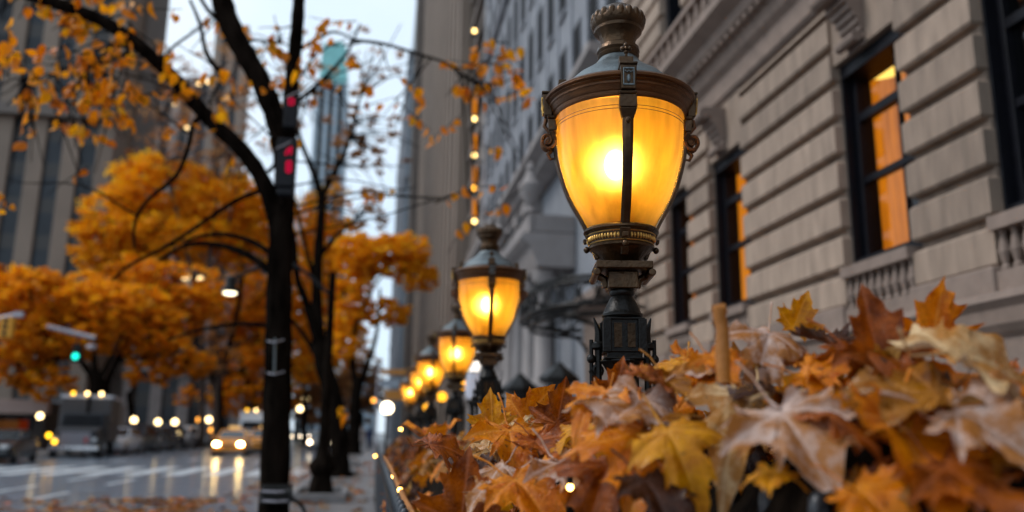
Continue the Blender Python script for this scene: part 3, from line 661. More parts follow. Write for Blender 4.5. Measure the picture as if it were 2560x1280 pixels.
def mound(x, y):
    """height of the leaf heap"""
    n = noise.noise(Vector((x * 3.1, y * 2.2, 4.2)))
    ridge = 1.33 + .165 * max(0, min(1, (2.3 - y) / 1.0)) - .03 * max(0, min(1, (y - 3) / 4))
    sh = .24 * max(0, min(1, (2.4 - y) / .8))
    t = max(0, min(1, (x - .15 - sh) / .42)); s = t * t * (3 - 2 * t)
    back = max(0, min(1, (x - 1.15) / .35)) + max(0, 1.28 - y) * 3.2 * max(0, min(1, (x - .3) / .3))
    return .82 + (ridge - .82) * (.18 + .82 * s) - .25 * back + .035 * n
HED = mat('shade_black_hedge', (.008, .005, .003), .9, var=.6, scale=20, bump=1, bscale=30, spec=.05)  # near-black colour stands in for the shade in gaps between leaves
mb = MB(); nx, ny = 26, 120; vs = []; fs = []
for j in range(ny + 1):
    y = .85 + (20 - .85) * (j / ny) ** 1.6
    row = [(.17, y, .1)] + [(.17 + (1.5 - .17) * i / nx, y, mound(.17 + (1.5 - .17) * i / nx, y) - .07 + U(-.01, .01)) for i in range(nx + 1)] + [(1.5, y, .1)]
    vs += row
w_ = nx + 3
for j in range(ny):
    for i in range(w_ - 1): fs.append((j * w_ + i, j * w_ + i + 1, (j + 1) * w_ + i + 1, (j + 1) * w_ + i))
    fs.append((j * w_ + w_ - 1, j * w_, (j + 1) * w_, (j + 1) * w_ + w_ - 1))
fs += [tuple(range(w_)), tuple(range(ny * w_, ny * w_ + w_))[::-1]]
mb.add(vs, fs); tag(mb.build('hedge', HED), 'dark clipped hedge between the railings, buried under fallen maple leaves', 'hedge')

# ================================================================ maple leaves
HALF = [(0, 0), (.10, -.05), (.20, -.07), (.33, -.14), (.27, -.02), (.36, .03), (.52, .00), (.46, .10), (.52, .18), (.66, .32), (.54, .33), (.49, .37), (.52, .44), (.40, .41), (.31, .40), (.25, .46), (.28, .56), (.33, .70), (.23, .68), (.18, .74), (.15, .84), (.07, .92), (0, 1.08)]
VEINS = [math.atan2(y - .04, x) for x, y in ((.33, -.14), (.66, .32), (.0, 1.08), (-.66, .32), (-.33, -.14), (.52, .0), (-.52, .0))]
def leaf_mesh(seed, rings=5, curl=.3, cup=.2, fold=.15, pleat=.05, stem=True):
    rg = random.Random(seed)
    out = HALF + [(-x, y) for x, y in HALF[-2:0:-1]]
    jit = [(x * rg.uniform(.92, 1.08) + rg.uniform(-.012, .012), y + rg.uniform(-.02, .02)) for x, y in out]
    pts = []
    for i, p in enumerate(jit):
        q = jit[(i + 1) % len(jit)]
        pts.append(p); pts.append(((p[0] + q[0]) / 2 + rg.uniform(-.008, .008), (p[1] + q[1]) / 2 + rg.uniform(-.008, .008)))
    c = (0, .06); vs = []; vein = []; n = len(pts)
    ax = rg.uniform(0, PI); tw = rg.uniform(-.35, .35); off = Vector((rg.random() * 9, rg.random() * 9, 0)); bend = rg.uniform(-.25, .9) * curl * 2
    def z(x, y, t):
        dx, dy = x - c[0], y - c[1]; r = math.hypot(dx, dy); a = math.atan2(dy, dx)
        d = min(abs((a - v + PI) % (2 * PI) - PI) for v in VEINS)
        h = pleat * r * min(1, d / .28) * 1.6
        u = dx * math.cos(ax) + dy * math.sin(ax)
        h += cup * r * r * .9 - curl * u * u * rg2 + fold * abs(dx) + tw * dx * dy
        h -= bend * max(0, y - .4) ** 2
        h += .09 * noise.noise(Vector((x * 3, y * 3, 0)) + off) * (.3 + t) + .18 * t ** 4 * noise.noise(Vector((x * 6, y * 6, 5)) + off)
        return h, math.exp(-(d * r / .016) ** 2) if r > .02 else 1
    rg2 = rg.uniform(-.5, 1.6)
    h, v = z(c[0], c[1], 0); vs.append((c[0], c[1], h)); vein.append(1)
    for k in range(1, rings + 1):
        t = k / rings
        for x, y in pts:
            X, Y = c[0] + (x - c[0]) * t, c[1] + (y - c[1]) * t; h, v = z(X, Y, t); vs.append((X, Y, h)); vein.append(v)
    fs = [(0, 1 + i, 1 + (i + 1) % n) for i in range(n)]
    for k in range(rings - 1):
        for i in range(n): fs.append((1 + k * n + i, 1 + (k + 1) * n + i, 1 + (k + 1) * n + (i + 1) % n, 1 + k * n + (i + 1) % n))
    if stem:
        b = len(vs); sx = rg.uniform(-.12, .12)
        path = [(0, .04, .008), (sx * .3, -.12, -.01), (sx, -.32, .02 + rg.uniform(-.05, .12)), (sx * 1.8, -.48, .05 + rg.uniform(-.05, .2))]
        for (x, y, zz), r in zip(path, (.016, .013, .012, .017)):
            for j in range(5): vs.append((x + r * math.cos(2 * PI * j / 5), y, zz + r * math.sin(2 * PI * j / 5))); vein.append(.6)
        for k in range(3):
            for j in range(5): fs.append((b + k * 5 + j, b + k * 5 + (j + 1) % 5, b + k * 5 + 5 + (j + 1) % 5, b + k * 5 + 5 + j))
    me = bpy.data.meshes.new('maple_leaf'); me.from_pydata([(x, y - .4, zz) for x, y, zz in vs], [], fs)
    me.attributes.new('vein', 'FLOAT', 'POINT').data.foreach_set('value', vein)
    me.polygons.foreach_set('use_smooth', [True] * len(me.polygons))
    return me
def leaf_mat(name, col, col2, back, rough=.32, trans=.28, veinc=None, coat=.12):
    m = bpy.data.materials.new(name); m.use_nodes = True; t = m.node_tree; N, L = t.nodes, t.links
    p = N['Principled BSDF']; p.inputs['Roughness'].default_value = rough; p.inputs['Specular IOR Level'].default_value = .24
    p.inputs['Coat Weight'].default_value = coat; p.inputs['Coat Roughness'].default_value = .07
    g = N.new('ShaderNodeTexCoord'); oi = N.new('ShaderNodeObjectInfo')
    wet = N.new('ShaderNodeMapRange'); wet.inputs['From Min'].default_value = .42; wet.inputs['From Max'].default_value = .6; wet.inputs['To Min'].default_value = .14; wet.inputs['To Max'].default_value = .55
    ad = N.new('ShaderNodeVectorMath'); ad.operation = 'ADD'; L.new(g.outputs['Object'], ad.inputs[0]); L.new(oi.outputs['Location'], ad.inputs[1])
    nz = N.new('ShaderNodeTexNoise'); nz.inputs['Scale'].default_value = 3.2; nz.inputs['Detail'].default_value = 7; nz.inputs['Roughness'].default_value = .65; L.new(ad.outputs[0], nz.inputs['Vector'])
    r = N.new('ShaderNodeValToRGB'); e = r.color_ramp.elements; e[0].position, e[1].position = (.46, .66) if name in ('mauve_sheen_leaf', 'cream_leaf') else (.36, .62); e[0].color = (*col2, 1); e[1].color = (*col, 1)
    L.new(nz.outputs['Fac'], r.inputs['Fac'])
    n2 = N.new('ShaderNodeTexNoise'); n2.inputs['Scale'].default_value = 9; n2.inputs['Detail'].default_value = 4; L.new(ad.outputs[0], n2.inputs['Vector'])
    sp = N.new('ShaderNodeMapRange'); sp.inputs['From Min'].default_value = .66; sp.inputs['From Max'].default_value = .74; L.new(n2.outputs['Fac'], sp.inputs['Value'])
    bl = N.new('ShaderNodeMix'); bl.data_type = 'RGBA'; L.new(sp.outputs[0], bl.inputs['Factor']); L.new(r.outputs[0], bl.inputs['A']); bl.inputs['B'].default_value = (.09, .03, .012, 1)
    a = N.new('ShaderNodeAttribute'); a.attribute_name = 'vein'
    vm = N.new('ShaderNodeMath'); vm.operation = 'MULTIPLY'; vm.inputs[1].default_value = .55; L.new(a.outputs['Fac'], vm.inputs[0])
    vx = N.new('ShaderNodeMix'); vx.data_type = 'RGBA'; L.new(vm.outputs[0], vx.inputs['Factor']); L.new(bl.outputs['Result'], vx.inputs['A']); vx.inputs['B'].default_value = (*(veinc or tuple(min(1, c * 1.3 + .06) for c in col)), 1)
    ge = N.new('ShaderNodeNewGeometry'); bk = N.new('ShaderNodeMix'); bk.data_type = 'RGBA'; L.new(ge.outputs['Backfacing'], bk.inputs['Factor']); L.new(vx.outputs['Result'], bk.inputs['A'])
    r2 = N.new('ShaderNodeValToRGB'); q = r2.color_ramp.elements; q[0].position = .35; q[1].position = .65; q[0].color = (*[c * .62 for c in back], 1); q[1].color = (*back, 1); L.new(nz.outputs['Fac'], r2.inputs['Fac']); L.new(r2.outputs[0], bk.inputs['B'])
    L.new(bk.outputs['Result'], p.inputs['Base Color'])
    L.new(n2.outputs['Fac'], wet.inputs['Value']); L.new(wet.outputs[0], p.inputs['Roughness'])
    n3 = N.new('ShaderNodeTexNoise'); n3.inputs['Scale'].default_value = 26; n3.inputs['Detail'].default_value = 4; L.new(ad.outputs[0], n3.inputs['Vector'])
    b = N.new('ShaderNodeBump'); b.inputs['Strength'].default_value = .3; b.inputs['Distance'].default_value = .03; L.new(n3.outputs['Fac'], b.inputs['Height']); L.new(b.outputs[0], p.inputs['Normal'])
    tr = N.new('ShaderNodeBsdfTranslucent'); L.new(vx.outputs['Result'], tr.inputs[0]); ms = N.new('ShaderNodeMixShader'); ms.inputs[0].default_value = trans
    L.new(p.outputs[0], ms.inputs[1]); L.new(tr.outputs[0], ms.inputs[2]); L.new(ms.outputs[0], N['Material Output'].inputs[0]); return m
MAUVE = (.50, .36, .33)
LM = {
 'orange': leaf_mat('orange_leaf', (.84, .26, .0015), (.50, .10, .0012), (.46, .20, .035)),
 'rust': leaf_mat('rust_leaf', (.42, .095, .001), (.13, .022, .001), (.28, .09, .018)),
 'yellow': leaf_mat('yellow_leaf', (.76, .32, .002), (.46, .14, .002), (.50, .27, .06)),
 'mauve': leaf_mat('mauve_sheen_leaf', (.64, .49, .43), (.40, .15, .03), (.50, .36, .29), rough=.3),  # pale underside colour with sky sheen painted in
 'cream': leaf_mat('cream_leaf', (.76, .55, .30), (.46, .20, .04), (.55, .41, .31), rough=.35),
 'ochre': leaf_mat('ochre_leaf', (.42, .155, .003), (.17, .05, .003), (.34, .17, .05)),
 'brown': leaf_mat('brown_leaf', (.075, .02, .005), (.03, .008, .003), (.14, .07, .04)),
}
SHAPES = [leaf_mesh(11, curl=.45, cup=-.1), leaf_mesh(12, curl=.7, cup=-.4, fold=.35), leaf_mesh(13, curl=.2, cup=.6), leaf_mesh(14, curl=.9, cup=.1, fold=.1),
          leaf_mesh(15, curl=.4, cup=-.6, pleat=.09), leaf_mesh(16, curl=.95, cup=.5, pleat=.08), leaf_mesh(17, curl=.15, cup=.1, fold=.4), leaf_mesh(18, curl=.6, cup=-.3, fold=-.3)]
SHAPE_MAT = {}
def leaf_data(k, c):
    if (k, c) not in SHAPE_MAT:
        me = SHAPES[k].copy(); me.materials.append(LM[c]); SHAPE_MAT[(k, c)] = me
    return SHAPE_MAT[(k, c)]
def orient(t, n):
    t = t.normalized(); n = (n - t * n.dot(t)).normalized(); x = t.cross(n)
    return Matrix(((x.x, t.x, n.x), (x.y, t.y, n.y), (x.z, t.z, n.z)))
LEAVES = []
def put_leaf(p, size, c, k, t, n, hero=None):
    o = bpy.data.objects.new('maple_leaf', leaf_data(k, c)); COL.objects.link(o)
    o.matrix_world = Matrix.Translation(p) @ orient(t, n).to_4x4() @ Matrix.Diagonal((size, size, size, 1))
    LEAVES.append((o, p, size, c, hero)); return o
RT, FW, UP = CAM.col[0].copy(), -CAM.col[2].copy(), Vector((0, 0, 1))
RT.z = 0; RT.normalize(); FH = Vector((FW.x, FW.y, 0)).normalized()
def hero(px, py, Y, spx, c, k, pose, ang=0, label=None, roll=0):
    """pose: 'up' tip up facing us; 'droop' tip down facing us; 'flat' lying, tip at ang; ang in the picture plane or on the heap"""
    p = at(px, py, Y); d = -(CAM.transposed() @ (p - EYE)).z; size = spx * d / FPX * 1.14
    a = R(ang)
    if pose == 'up': t = UP * math.cos(a) + RT * math.sin(a); n = -FH + UP * .15 + RT * roll
    elif pose == 'droop': t = -UP * math.cos(a) * .6 - FH * .7 + RT * math.sin(a); n = -FH * .45 + UP * .85 + RT * roll
    elif pose == 'back': t = UP * math.cos(a) + RT * math.sin(a); n = FH - UP * .3 + RT * roll
    elif pose == 'under': t = -UP * math.cos(a) * .75 - FH * .55 + RT * math.sin(a); n = FH * .6 - UP * .7 + RT * roll
    else: t = RT * math.sin(a) + FH * math.cos(a); n = UP - FH * .45 + RT * roll
    return put_leaf(p, size, c, k, t, n, label or True)
# ---- the large leaves that can be told apart
H = [
 (1995, 790, 1.35, 95, 'yellow', 6, 'up', 25, 'small bright yellow leaf standing upright above the heap, in front of the stone wall'),
 (1915, 868, 1.25, 170, 'mauve', 4, 'droop', -20, 'pale mauve leaf curled over the top of the heap below the small upright yellow leaf'),
 (2185, 850, 1.12, 190, 'rust', 6, 'up', -8, 'large rust red leaf standing upright behind the heap under the lit window'),
 (2335, 815, 1.2, 150, 'orange', 2, 'up', 10, 'orange leaf standing on end beside the large upright rust leaf'),
 (2465, 890, .98, 300, 'cream', 3, 'flat', 70, 'broad cream leaf lying flat at the right end of the heap top'),
 (2210, 920, 1.08, 230, 'rust', 1, 'droop', 25, 'dark rust leaf folded over below the upright rust leaf'),
 (2230, 985, 1.0, 250, 'ochre', 0, 'flat', -60, 'wide ochre leaf lying flat in the middle of the right hand heap'),
 (2000, 1095, 1.0, 275, 'mauve', 0, 'droop', 10, 'large pale mauve leaf drooping toward the camera low on the right heap'),
 (2290, 1160, .92, 330, 'orange', 6, 'droop', -6, 'largest bright orange leaf hanging down at the lower right'),
 (2290, 1015, .97, 230, 'ochre', 5, 'flat', -20, 'crumpled ochre leaf curled above the largest orange leaf'),
 (2505, 1075, .88, 280, 'mauve', 1, 'droop', 50, 'greyish mauve leaf cut by the right edge of the photo'),
 (2440, 1230, .86, 260, 'rust', 0, 'droop', 20, 'rust leaf in the bottom right corner of the heap'),
 (1770, 955, 1.3, 130, 'orange', 5, 'droop', -30, 'curled orange leaf beside the cut twig'),
 (1815, 930, 1.28, 130, 'mauve', 7, 'flat', 40, 'small pale mauve leaf lying against the foot of the cut twig'),
 (1850, 1035, 1.16, 240, 'cream', 1, 'droop', -38, 'pale cream leaf sloping down to the left on the heap below the cut twig'),
 (1600, 1140, 1.2, 250, 'orange', 7, 'droop', -10, 'big orange leaf hanging over the heap edge under the nearest lantern'),
 (1565, 1040, 1.25, 240, 'mauve', 5, 'droop', -30, 'pale pinkish leaf with long lobes draped under the nearest lantern'),
 (1690, 985, 1.3, 170, 'ochre', 2, 'droop', 10, 'ochre leaf curled just right of the lantern foot'),
 (1700, 1125, 1.12, 190, 'yellow', 4, 'droop', 15, 'yellow orange leaf hanging low between the big orange leaf and the cream one'),
 (1545, 960, 1.9, 95, 'rust', 6, 'up', 12, 'small rust leaf spread upright against the foot of the nearest lantern'),
 (1480, 1000, 1.55, 140, 'orange', 1, 'droop', -45, 'bright orange leaf left of the nearest lantern foot, touching the pinkish draped leaf'),
 (1640, 1040, 1.25, 190, 'ochre', 7, 'flat', -70, 'ochre leaf with folded edge lying right of the pinkish draped leaf'),
 (1960, 985, 1.15, 190, 'brown', 3, 'flat', 30, 'dark brown leaf in the hollow of the heap behind the drooping mauve leaf'),
 (2090, 930, 1.15, 170, 'orange', 0, 'flat', 110, 'orange leaf lying flat left of the folded dark rust leaf'),
 (2120, 1040, 1.0, 190, 'rust', 7, 'flat', 60, 'rust leaf lying flat above the large drooping mauve leaf'),
 (1930, 1205, 1.0, 110, 'yellow', 5, 'droop', -15, 'yellow leaf tucked beneath the left side of the large drooping mauve leaf'),
 (2205, 1268, .9, 190, 'orange', 1, 'droop', 30, 'orange leaf at the bottom edge, left of the largest orange leaf'),
 (1230, 1035, 2.3, 88, 'yellow', 6, 'up', -5, 'sharp yellow leaf standing upright on the ridge left of the nearest lantern'),
 (1335, 1020, 2.35, 110, 'orange', 3, 'up', 35, 'curled orange leaf on the ridge right of the upright yellow one'),
 (1400, 1020, 2.3, 105, 'rust', 5, 'up', 10, 'crisp rust leaf curling upward on the ridge left of the nearest lantern'),
 (1278, 1115, 2.0, 165, 'orange', 0, 'droop', 5, 'sharp deep orange leaf spread open in the middle of the heap'),
 (1262, 1062, 2.2, 105, 'cream', 4, 'flat', -40, 'pale glistening leaf just under the upright yellow leaf'),
 (1225, 1195, 1.85, 150, 'mauve', 7, 'droop', -35, 'sharp mauve grey leaf below the deep orange one'),
 (1425, 1195, 1.7, 170, 'mauve', 0, 'droop', 25, 'mauve leaf lying against the dark pickets at lower middle'),
 (1335, 1240, 1.7, 200, 'orange', 1, 'droop', 40, 'orange leaf slanting across the dark pickets at the bottom'),
 (1160, 1245, 1.9, 170, 'rust', 6, 'up', 5, 'rust orange leaf pointing upward at the bottom edge of the heap'),
 (1430, 1085, 1.9, 140, 'yellow', 3, 'droop', -50, 'wet yellow ochre leaf curling down beside a picket'),
 (1110, 1112, 2.6, 105, 'rust', 3, 'flat', 60, 'reddish leaf lying on the left slope of the heap'),
 (1200, 1120, 2.3, 110, 'cream', 1, 'flat', -80, 'tan leaf on the left slope beside the reddish one'),
 (1080, 1088, 4.2, 110, 'orange', 6, 'flat', 20, 'broad orange leaf lying across the far crest of the heap'),
 (1355, 1130, 1.95, 120, 'rust', 2, 'droop', 20, 'rust leaf right of the deep orange spread leaf'),
 (1500, 1210, 1.5, 190, 'rust', 4, 'droop', -20, 'rust leaf hanging in front of the pickets left of the big orange leaf'),
 (1655, 1250, 1.1, 190, 'brown', 1, 'droop', 25, 'brown shaded leaf at the bottom under the yellow orange leaf'),
 (2380, 940, 1.05, 190, 'orange', 7, 'flat', -100, 'orange leaf lying between the cream leaf and the folded rust leaf'),
 (2080, 870, 1.25, 150, 'brown', 2, 'flat', 10, 'dark brown leaf lying behind the heap top left of the upright rust leaf'),
 (1745, 900, 1.4, 110, 'orange', 1, 'flat', 60, 'small orange leaf on the crest left of the cut twig'),
 (1800, 912, 1.16, 120, 'orange', 0, 'droop', 20, 'orange leaf with its stem against the foot of the cut twig, in front of it'),
 (1865, 925, 1.3, 130, 'ochre', 2, 'flat', -50, 'ochre leaf on the crest right of the cut twig'),
 (1700, 925, 1.36, 130, 'yellow', 7, 'droop', -25, 'yellow leaf on the crest between the lantern foot and the cut twig'),
 (1650, 945, 1.5, 120, 'rust', 3, 'flat', 40, 'rust leaf on the crest just right of the nearest lantern foot'),
 (2530, 960, .95, 200, 'orange', 4, 'flat', 130, 'orange leaf under the broad cream leaf at the right edge'),
]
for h in H: hero(h[0], h[1], h[2] * (1.18 if h[2] < 1.45 else 1), *h[3:8], h[8], U(-.25, .25))
# ---- the rest of the heap, one by one
rg = random.Random(5); CC = ['orange'] * 7 + ['rust'] * 6 + ['yellow'] * 3 + ['mauve'] * 2 + ['ochre'] * 3 + ['cream'] * 1 + ['brown'] * 3
tries = 0
while len(LEAVES) < 285 and tries < 6000:
    tries += 1
    y = .98 + 6.3 * rg.random() ** 1.6; x = rg.uniform(.17, 1.35)
    z = mound(x, y) + rg.uniform(-.03, .06)
    px, py = proj((x, y, z))
    if not (940 < px < 2620 and 760 < py < 1330): continue
    if py > 1120 and (abs(px - 1822) < 110 or abs(px - 2050) < 110 or abs(px - 1440) < 70) and x < .72 and y < 2.9: continue
    s = rg.uniform(.095, .15)
    sl = (mound(x + .03, y) - mound(x - .03, y)) / .06
    sy = max(-1.5, min(1.5, (mound(x, y + .03) - mound(x, y - .03)) / .06))
    n = Vector((-sl * 1.1, -.35 - .7 * sy, 1)) + Vector((rg.gauss(0, .6), rg.gauss(0, .6), 0)); a = rg.uniform(0, 2 * PI)
    t = Vector((math.cos(a), math.sin(a), rg.uniform(-.5, .3)))
    if rg.random() < .16: n = -n
    put_leaf(Vector((x, y, z)), s, rg.choice(CC), rg.randrange(8), t, n)
# labels: colour, place and order, worked out from where each leaf shows
CN = {'orange': 'orange', 'rust': 'rust red', 'yellow': 'yellow', 'mauve': 'mauve', 'cream': 'pale cream', 'ochre': 'ochre', 'brown': 'dark brown'}
ORD = ['leftmost', 'second', 'third', 'fourth', 'fifth', 'sixth', 'seventh', 'eighth', 'ninth', 'tenth', 'eleventh', 'twelfth']
def zone(p):
    px, py = proj(p)
    if p.y > 4.4: return 'on the heap past the second lantern'
    if p.y > 3.0: return 'on the heap just short of the second lantern'
    if p.y > 1.9: return 'on the left slope near the first lantern' if p.x < .45 else 'on the crest near the first lantern'
    if px < 1750: return 'low under the first lantern'
    return 'on the upper part of the right heap' if py < 1040 else 'on the lower part of the right heap'
from collections import defaultdict
zs = defaultdict(list)
for o, p, s, c, hr in LEAVES:
    if isinstance(hr, str): tag(o, hr, 'maple leaf', 'fallen maple leaves on the hedge')
    else: zs[(zone(p), c)].append((proj(p)[0], o))
for (z, c), l in zs.items():
    l.sort(key=lambda q: q[0])
    for i, (_, o) in enumerate(l):
        far = 'past' in z or 'short of' in z
        if far or len(l) > 12: lab = 'small %s maple leaf lying %s' % (CN[c], z)
        elif len(l) == 1: lab = 'only small loose %s maple leaf %s' % (CN[c], z)
        else: lab = '%s small %s leaf from the left %s' % (ORD[i], CN[c], z) if i else 'leftmost small %s leaf %s' % (CN[c], z)
        tag(o, lab, 'maple leaf', 'fallen maple leaves on the hedge')
# ---- uncountable litter beneath
LR = [leaf_mesh(40 + i, rings=2, curl=.3, cup=.2 - .1 * i, stem=False) for i in range(4)]
def litter(name, label, n, gen, cols, seed):
    r2 = random.Random(seed); groups = {}
    for _ in range(n):
        g = gen(r2)
        if g is None: continue
        p, s, t, nn = g; c = r2.choice(cols); v, f = groups.setdefault(c, ([], [])); me = r2.choice(LR)
        m = Matrix.Translation(p) @ orient(t, nn).to_4x4() @ Matrix.Diagonal((s, s, s, 1)); b = len(v)
        v += [m @ q.co for q in me.vertices]; f += [[i + b for i in q.vertices] for q in me.polygons]
    me = bpy.data.meshes.new(name); V, F, MI = [], [], []
    for k, (c, (v, f)) in enumerate(groups.items()):
        b = len(V); V += v; F += [[i + b for i in q] for q in f]; MI += [k] * len(f); me.materials.append(LM[c])
    me.from_pydata(V, [], F); me.polygons.foreach_set('material_index', MI); me.polygons.foreach_set('use_smooth', [True] * len(F))
    o = bpy.data.objects.new(name, me); COL.objects.link(o); return tag(o, label, 'fallen leaves', kind='stuff')
def heap_pt(r2):
    y = .95 + 17 * r2.random() ** 2.0; x = r2.uniform(.15, 1.45); z = mound(x, y) - r2.uniform(.0, .05)
    if y < 1.8 and r2.random() < .5: return None
    px, py = proj((x, y, z))
    if py > 1120 and (abs(px - 1822) < 100 or abs(px - 2050) < 100 or abs(px - 1440) < 60) and x < .72 and y < 2.9: return None
    sl = (mound(x + .03, y) - mound(x - .03, y)) / .06; a = r2.uniform(0, 2 * PI)
    return Vector((x, y, z)), r2.uniform(.08, .13), Vector((math.cos(a), math.sin(a), r2.uniform(-.5, .3))), Vector((-sl * 1.2 + r2.gauss(0, .4), -.3 - .8 * max(-1.5, min(1.5, (mound(x, y + .03) - mound(x, y - .03)) / .06)) + r2.gauss(0, .4), 1))
litter('leaf_litter', 'mass of small fallen leaves filling the heap between the larger ones', 1500, heap_pt, CC + ['brown'] * 10 + ['rust'] * 6, 3)
def road_pt(r2):
    x = -1.8 - abs(r2.gauss(0, 2.6)); y = r2.uniform(13.5, 19 if x < -3 else 40)
    if r2.random() < .25: x, y = r2.uniform(-1.5, .1), r2.uniform(6, 40)
    a = r2.uniform(0, 2 * PI)
    return Vector((x, y, .012 if x < -1.75 else .125)), r2.uniform(.1, .17), Vector((math.cos(a), math.sin(a), r2.uniform(-.1, .1))), Vector((r2.gauss(0, .2), r2.gauss(0, .2), 1))
litter('fallen_leaves', 'fallen orange leaves scattered on the wet road edge and pavement', 900, road_pt, ['orange', 'ochre', 'ochre', 'brown', 'rust', 'cream'], 9)
# cut twig and string lights
p = at(1806, 880, 1.3); q = at(1798, 775, 1.3)
TWIG = mat('peeled_twig', (.36, .125, .012), .55, var=.3, scale=12, bump=.4)
tag(MB().tube([p - UP * .05, p, (p + q) / 2 + RT * .003 + UP * .002, q - UP * .012, q, q + RT * .010 + UP * .003], [.011, .0125, .0105, .011, .014, .009], 10).build('cut_twig', TWIG, smooth=True), 'short cut orange brown twig standing up out of the leaf heap', 'twig')
DOT = glow('string_light_bulb', (1, .55, .12), 14)
for i, (px, py, Y, place) in enumerate(((985, 1190, 4.2, 'upper one of the two on the drooping stem beside the railing'), (1000, 1225, 3.9, 'lower one of the two on the drooping stem beside the railing'), (1425, 1218, 1.62, 'near the mauve leaf at lower middle'), (1002, 1073, 8, 'at the far crest of the heap'), (938, 1140, 9, 'orange, at the far foot of the railing'))):
    p = at(px, py, Y); o = empty('string_light', p, label='tiny glowing bulb ' + place, cat='string light', group='tiny string lights')
    MB().ball((0, 0, 0), .007 if Y < 3 else .012, 10).build('bulb', DOT, o, smooth=True); MB().lathe([(.006, .006), (.006, .02), (.003, .026)], 8).build('socket', IRON, o)
pts = [at(960, 1140, 4.6), at(978, 1170, 4.3), at(992, 1205, 4.05), at(1012, 1250, 3.75), at(1040, 1300, 3.5)]
tag(MB().tube(pts, [.004, .009, .011, .013, .014], 7).build('drooping_stem', TWIG, smooth=True), 'long orange brown stem drooping down over the left railing', 'stem')

# ================================================================ trees
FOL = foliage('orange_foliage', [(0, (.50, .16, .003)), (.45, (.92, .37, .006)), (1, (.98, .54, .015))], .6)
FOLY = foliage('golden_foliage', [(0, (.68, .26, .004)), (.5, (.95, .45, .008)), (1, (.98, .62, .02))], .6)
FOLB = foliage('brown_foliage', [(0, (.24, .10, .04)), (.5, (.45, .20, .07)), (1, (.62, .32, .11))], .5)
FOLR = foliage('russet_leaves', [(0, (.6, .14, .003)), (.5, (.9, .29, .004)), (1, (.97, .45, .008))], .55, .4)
def crown_mesh(blobs, size, seed, clump=.15, squash=.6):
    r2 = random.Random(seed); V, F, T = [], [], []
    for c, (rx, ry, rz), n in blobs:
        ncl = max(8, n // 20)
        for k in range(ncl):
            while True:
                d = Vector((r2.uniform(-1, 1), r2.uniform(-1, 1), r2.uniform(-1, 1)))
                if .15 < d.length < 1: break
            d = d.normalized() * d.length ** .7
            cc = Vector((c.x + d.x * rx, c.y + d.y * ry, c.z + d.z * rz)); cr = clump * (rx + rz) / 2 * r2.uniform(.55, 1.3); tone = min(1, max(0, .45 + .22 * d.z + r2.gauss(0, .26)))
            for _ in range(n // ncl):
                g = Vector((r2.gauss(0, .55), r2.gauss(0, .55), r2.gauss(0, .42 * squash))) * cr
                p = cc + g; s = size * r2.uniform(.6, 1.3)
                a = Vector((r2.gauss(0, 1), r2.gauss(0, 1), r2.gauss(0, .6))).normalized(); b = a.orthogonal().normalized(); b = (b * math.cos(q := r2.uniform(0, 6.28)) + a.cross(b) * math.sin(q))
                m = len(V); w = a.cross(b) * .12 * s
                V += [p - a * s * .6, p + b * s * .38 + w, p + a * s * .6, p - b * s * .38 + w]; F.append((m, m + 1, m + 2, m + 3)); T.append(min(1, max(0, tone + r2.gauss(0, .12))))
    me = bpy.data.meshes.new('crown'); me.from_pydata(V, [], F); me.attributes.new('tone', 'FLOAT', 'FACE').data.foreach_set('value', T); return me
LIMBS = {}
def limb(mb, px, Y, w0, w1, dY=0, n=8):
    k = len(px); pts = [at(x, y, Y + dY * i / (k - 1)) for i, (x, y) in enumerate(px)]
    sp = smooth_path(pts); m = len(sp); s = Y / FPX / 2 * 1.02
    mb.tube(sp, [s * (w0 + (w1 - w0) * i / (m - 1)) * (1 + .06 * math.sin(i * 2.3)) for i in range(m)], n); return sp
def tree(label, Y, trunk, limbs, blobs, leaf, fm, bm, seed, base=.1, group=None, name='autumn_tree', twigs=0):
    o = empty(name, (0, 0, 0), label=label, cat='tree', group=group)
    mb = MB(); p0 = trunk[0]; limb(mb, p0[0], Y, p0[1], p0[2], 0, 12)
    b = at(*p0[0][0], Y); r = p0[1] * Y / FPX / 2
    mb.tube([Vector((b.x, b.y, base - .1)), Vector((b.x, b.y, base + .15)), b], [r * 1.6, r * 1.25, r], 12)
    mb.build('trunk', bm, o, smooth=True)
    allp = []
    for l in limbs:
        mb = MB(); allp += limb(mb, l[0], Y, l[1], l[2], l[3] if len(l) > 3 else 0); mb.build('limb', bm, o, smooth=True)
    B = []
    for (px, py, rx, ry, n, *e) in blobs:
        yy = Y + (e[0] if e else 0); c = at(px, py, yy); k = yy / FPX; B.append((c, (rx * k, max(rx, ry) * k * .8, ry * k), n))
    if twigs and allp:
        mb = MB(); r3 = random.Random(seed + 1)
        for c, rr, n in B:
            q = min(allp, key=lambda v: (v - c).length)
            for _ in range(twigs):
                e = c + Vector((r3.gauss(0, .6) * rr[0], r3.gauss(0, .4) * rr[1], r3.gauss(0, .6) * rr[2])); mid = (q + e) / 2 + Vector((r3.gauss(0, .08), r3.gauss(0, .08), .12)) * (e - q).length
                mb.tube(smooth_path([q, mid, e], 4), [.012 * Y / 11] * 4 + [.007 * Y / 11] * 4 + [.003 * Y / 11], 5)
        mb.build('twigs', bm, o)
        o.children[-1]['kind'] = 'stuff'
    LIMBS[o.name] = allp; c = link('crown', crown_mesh(B, leaf, seed), fm, o); return o
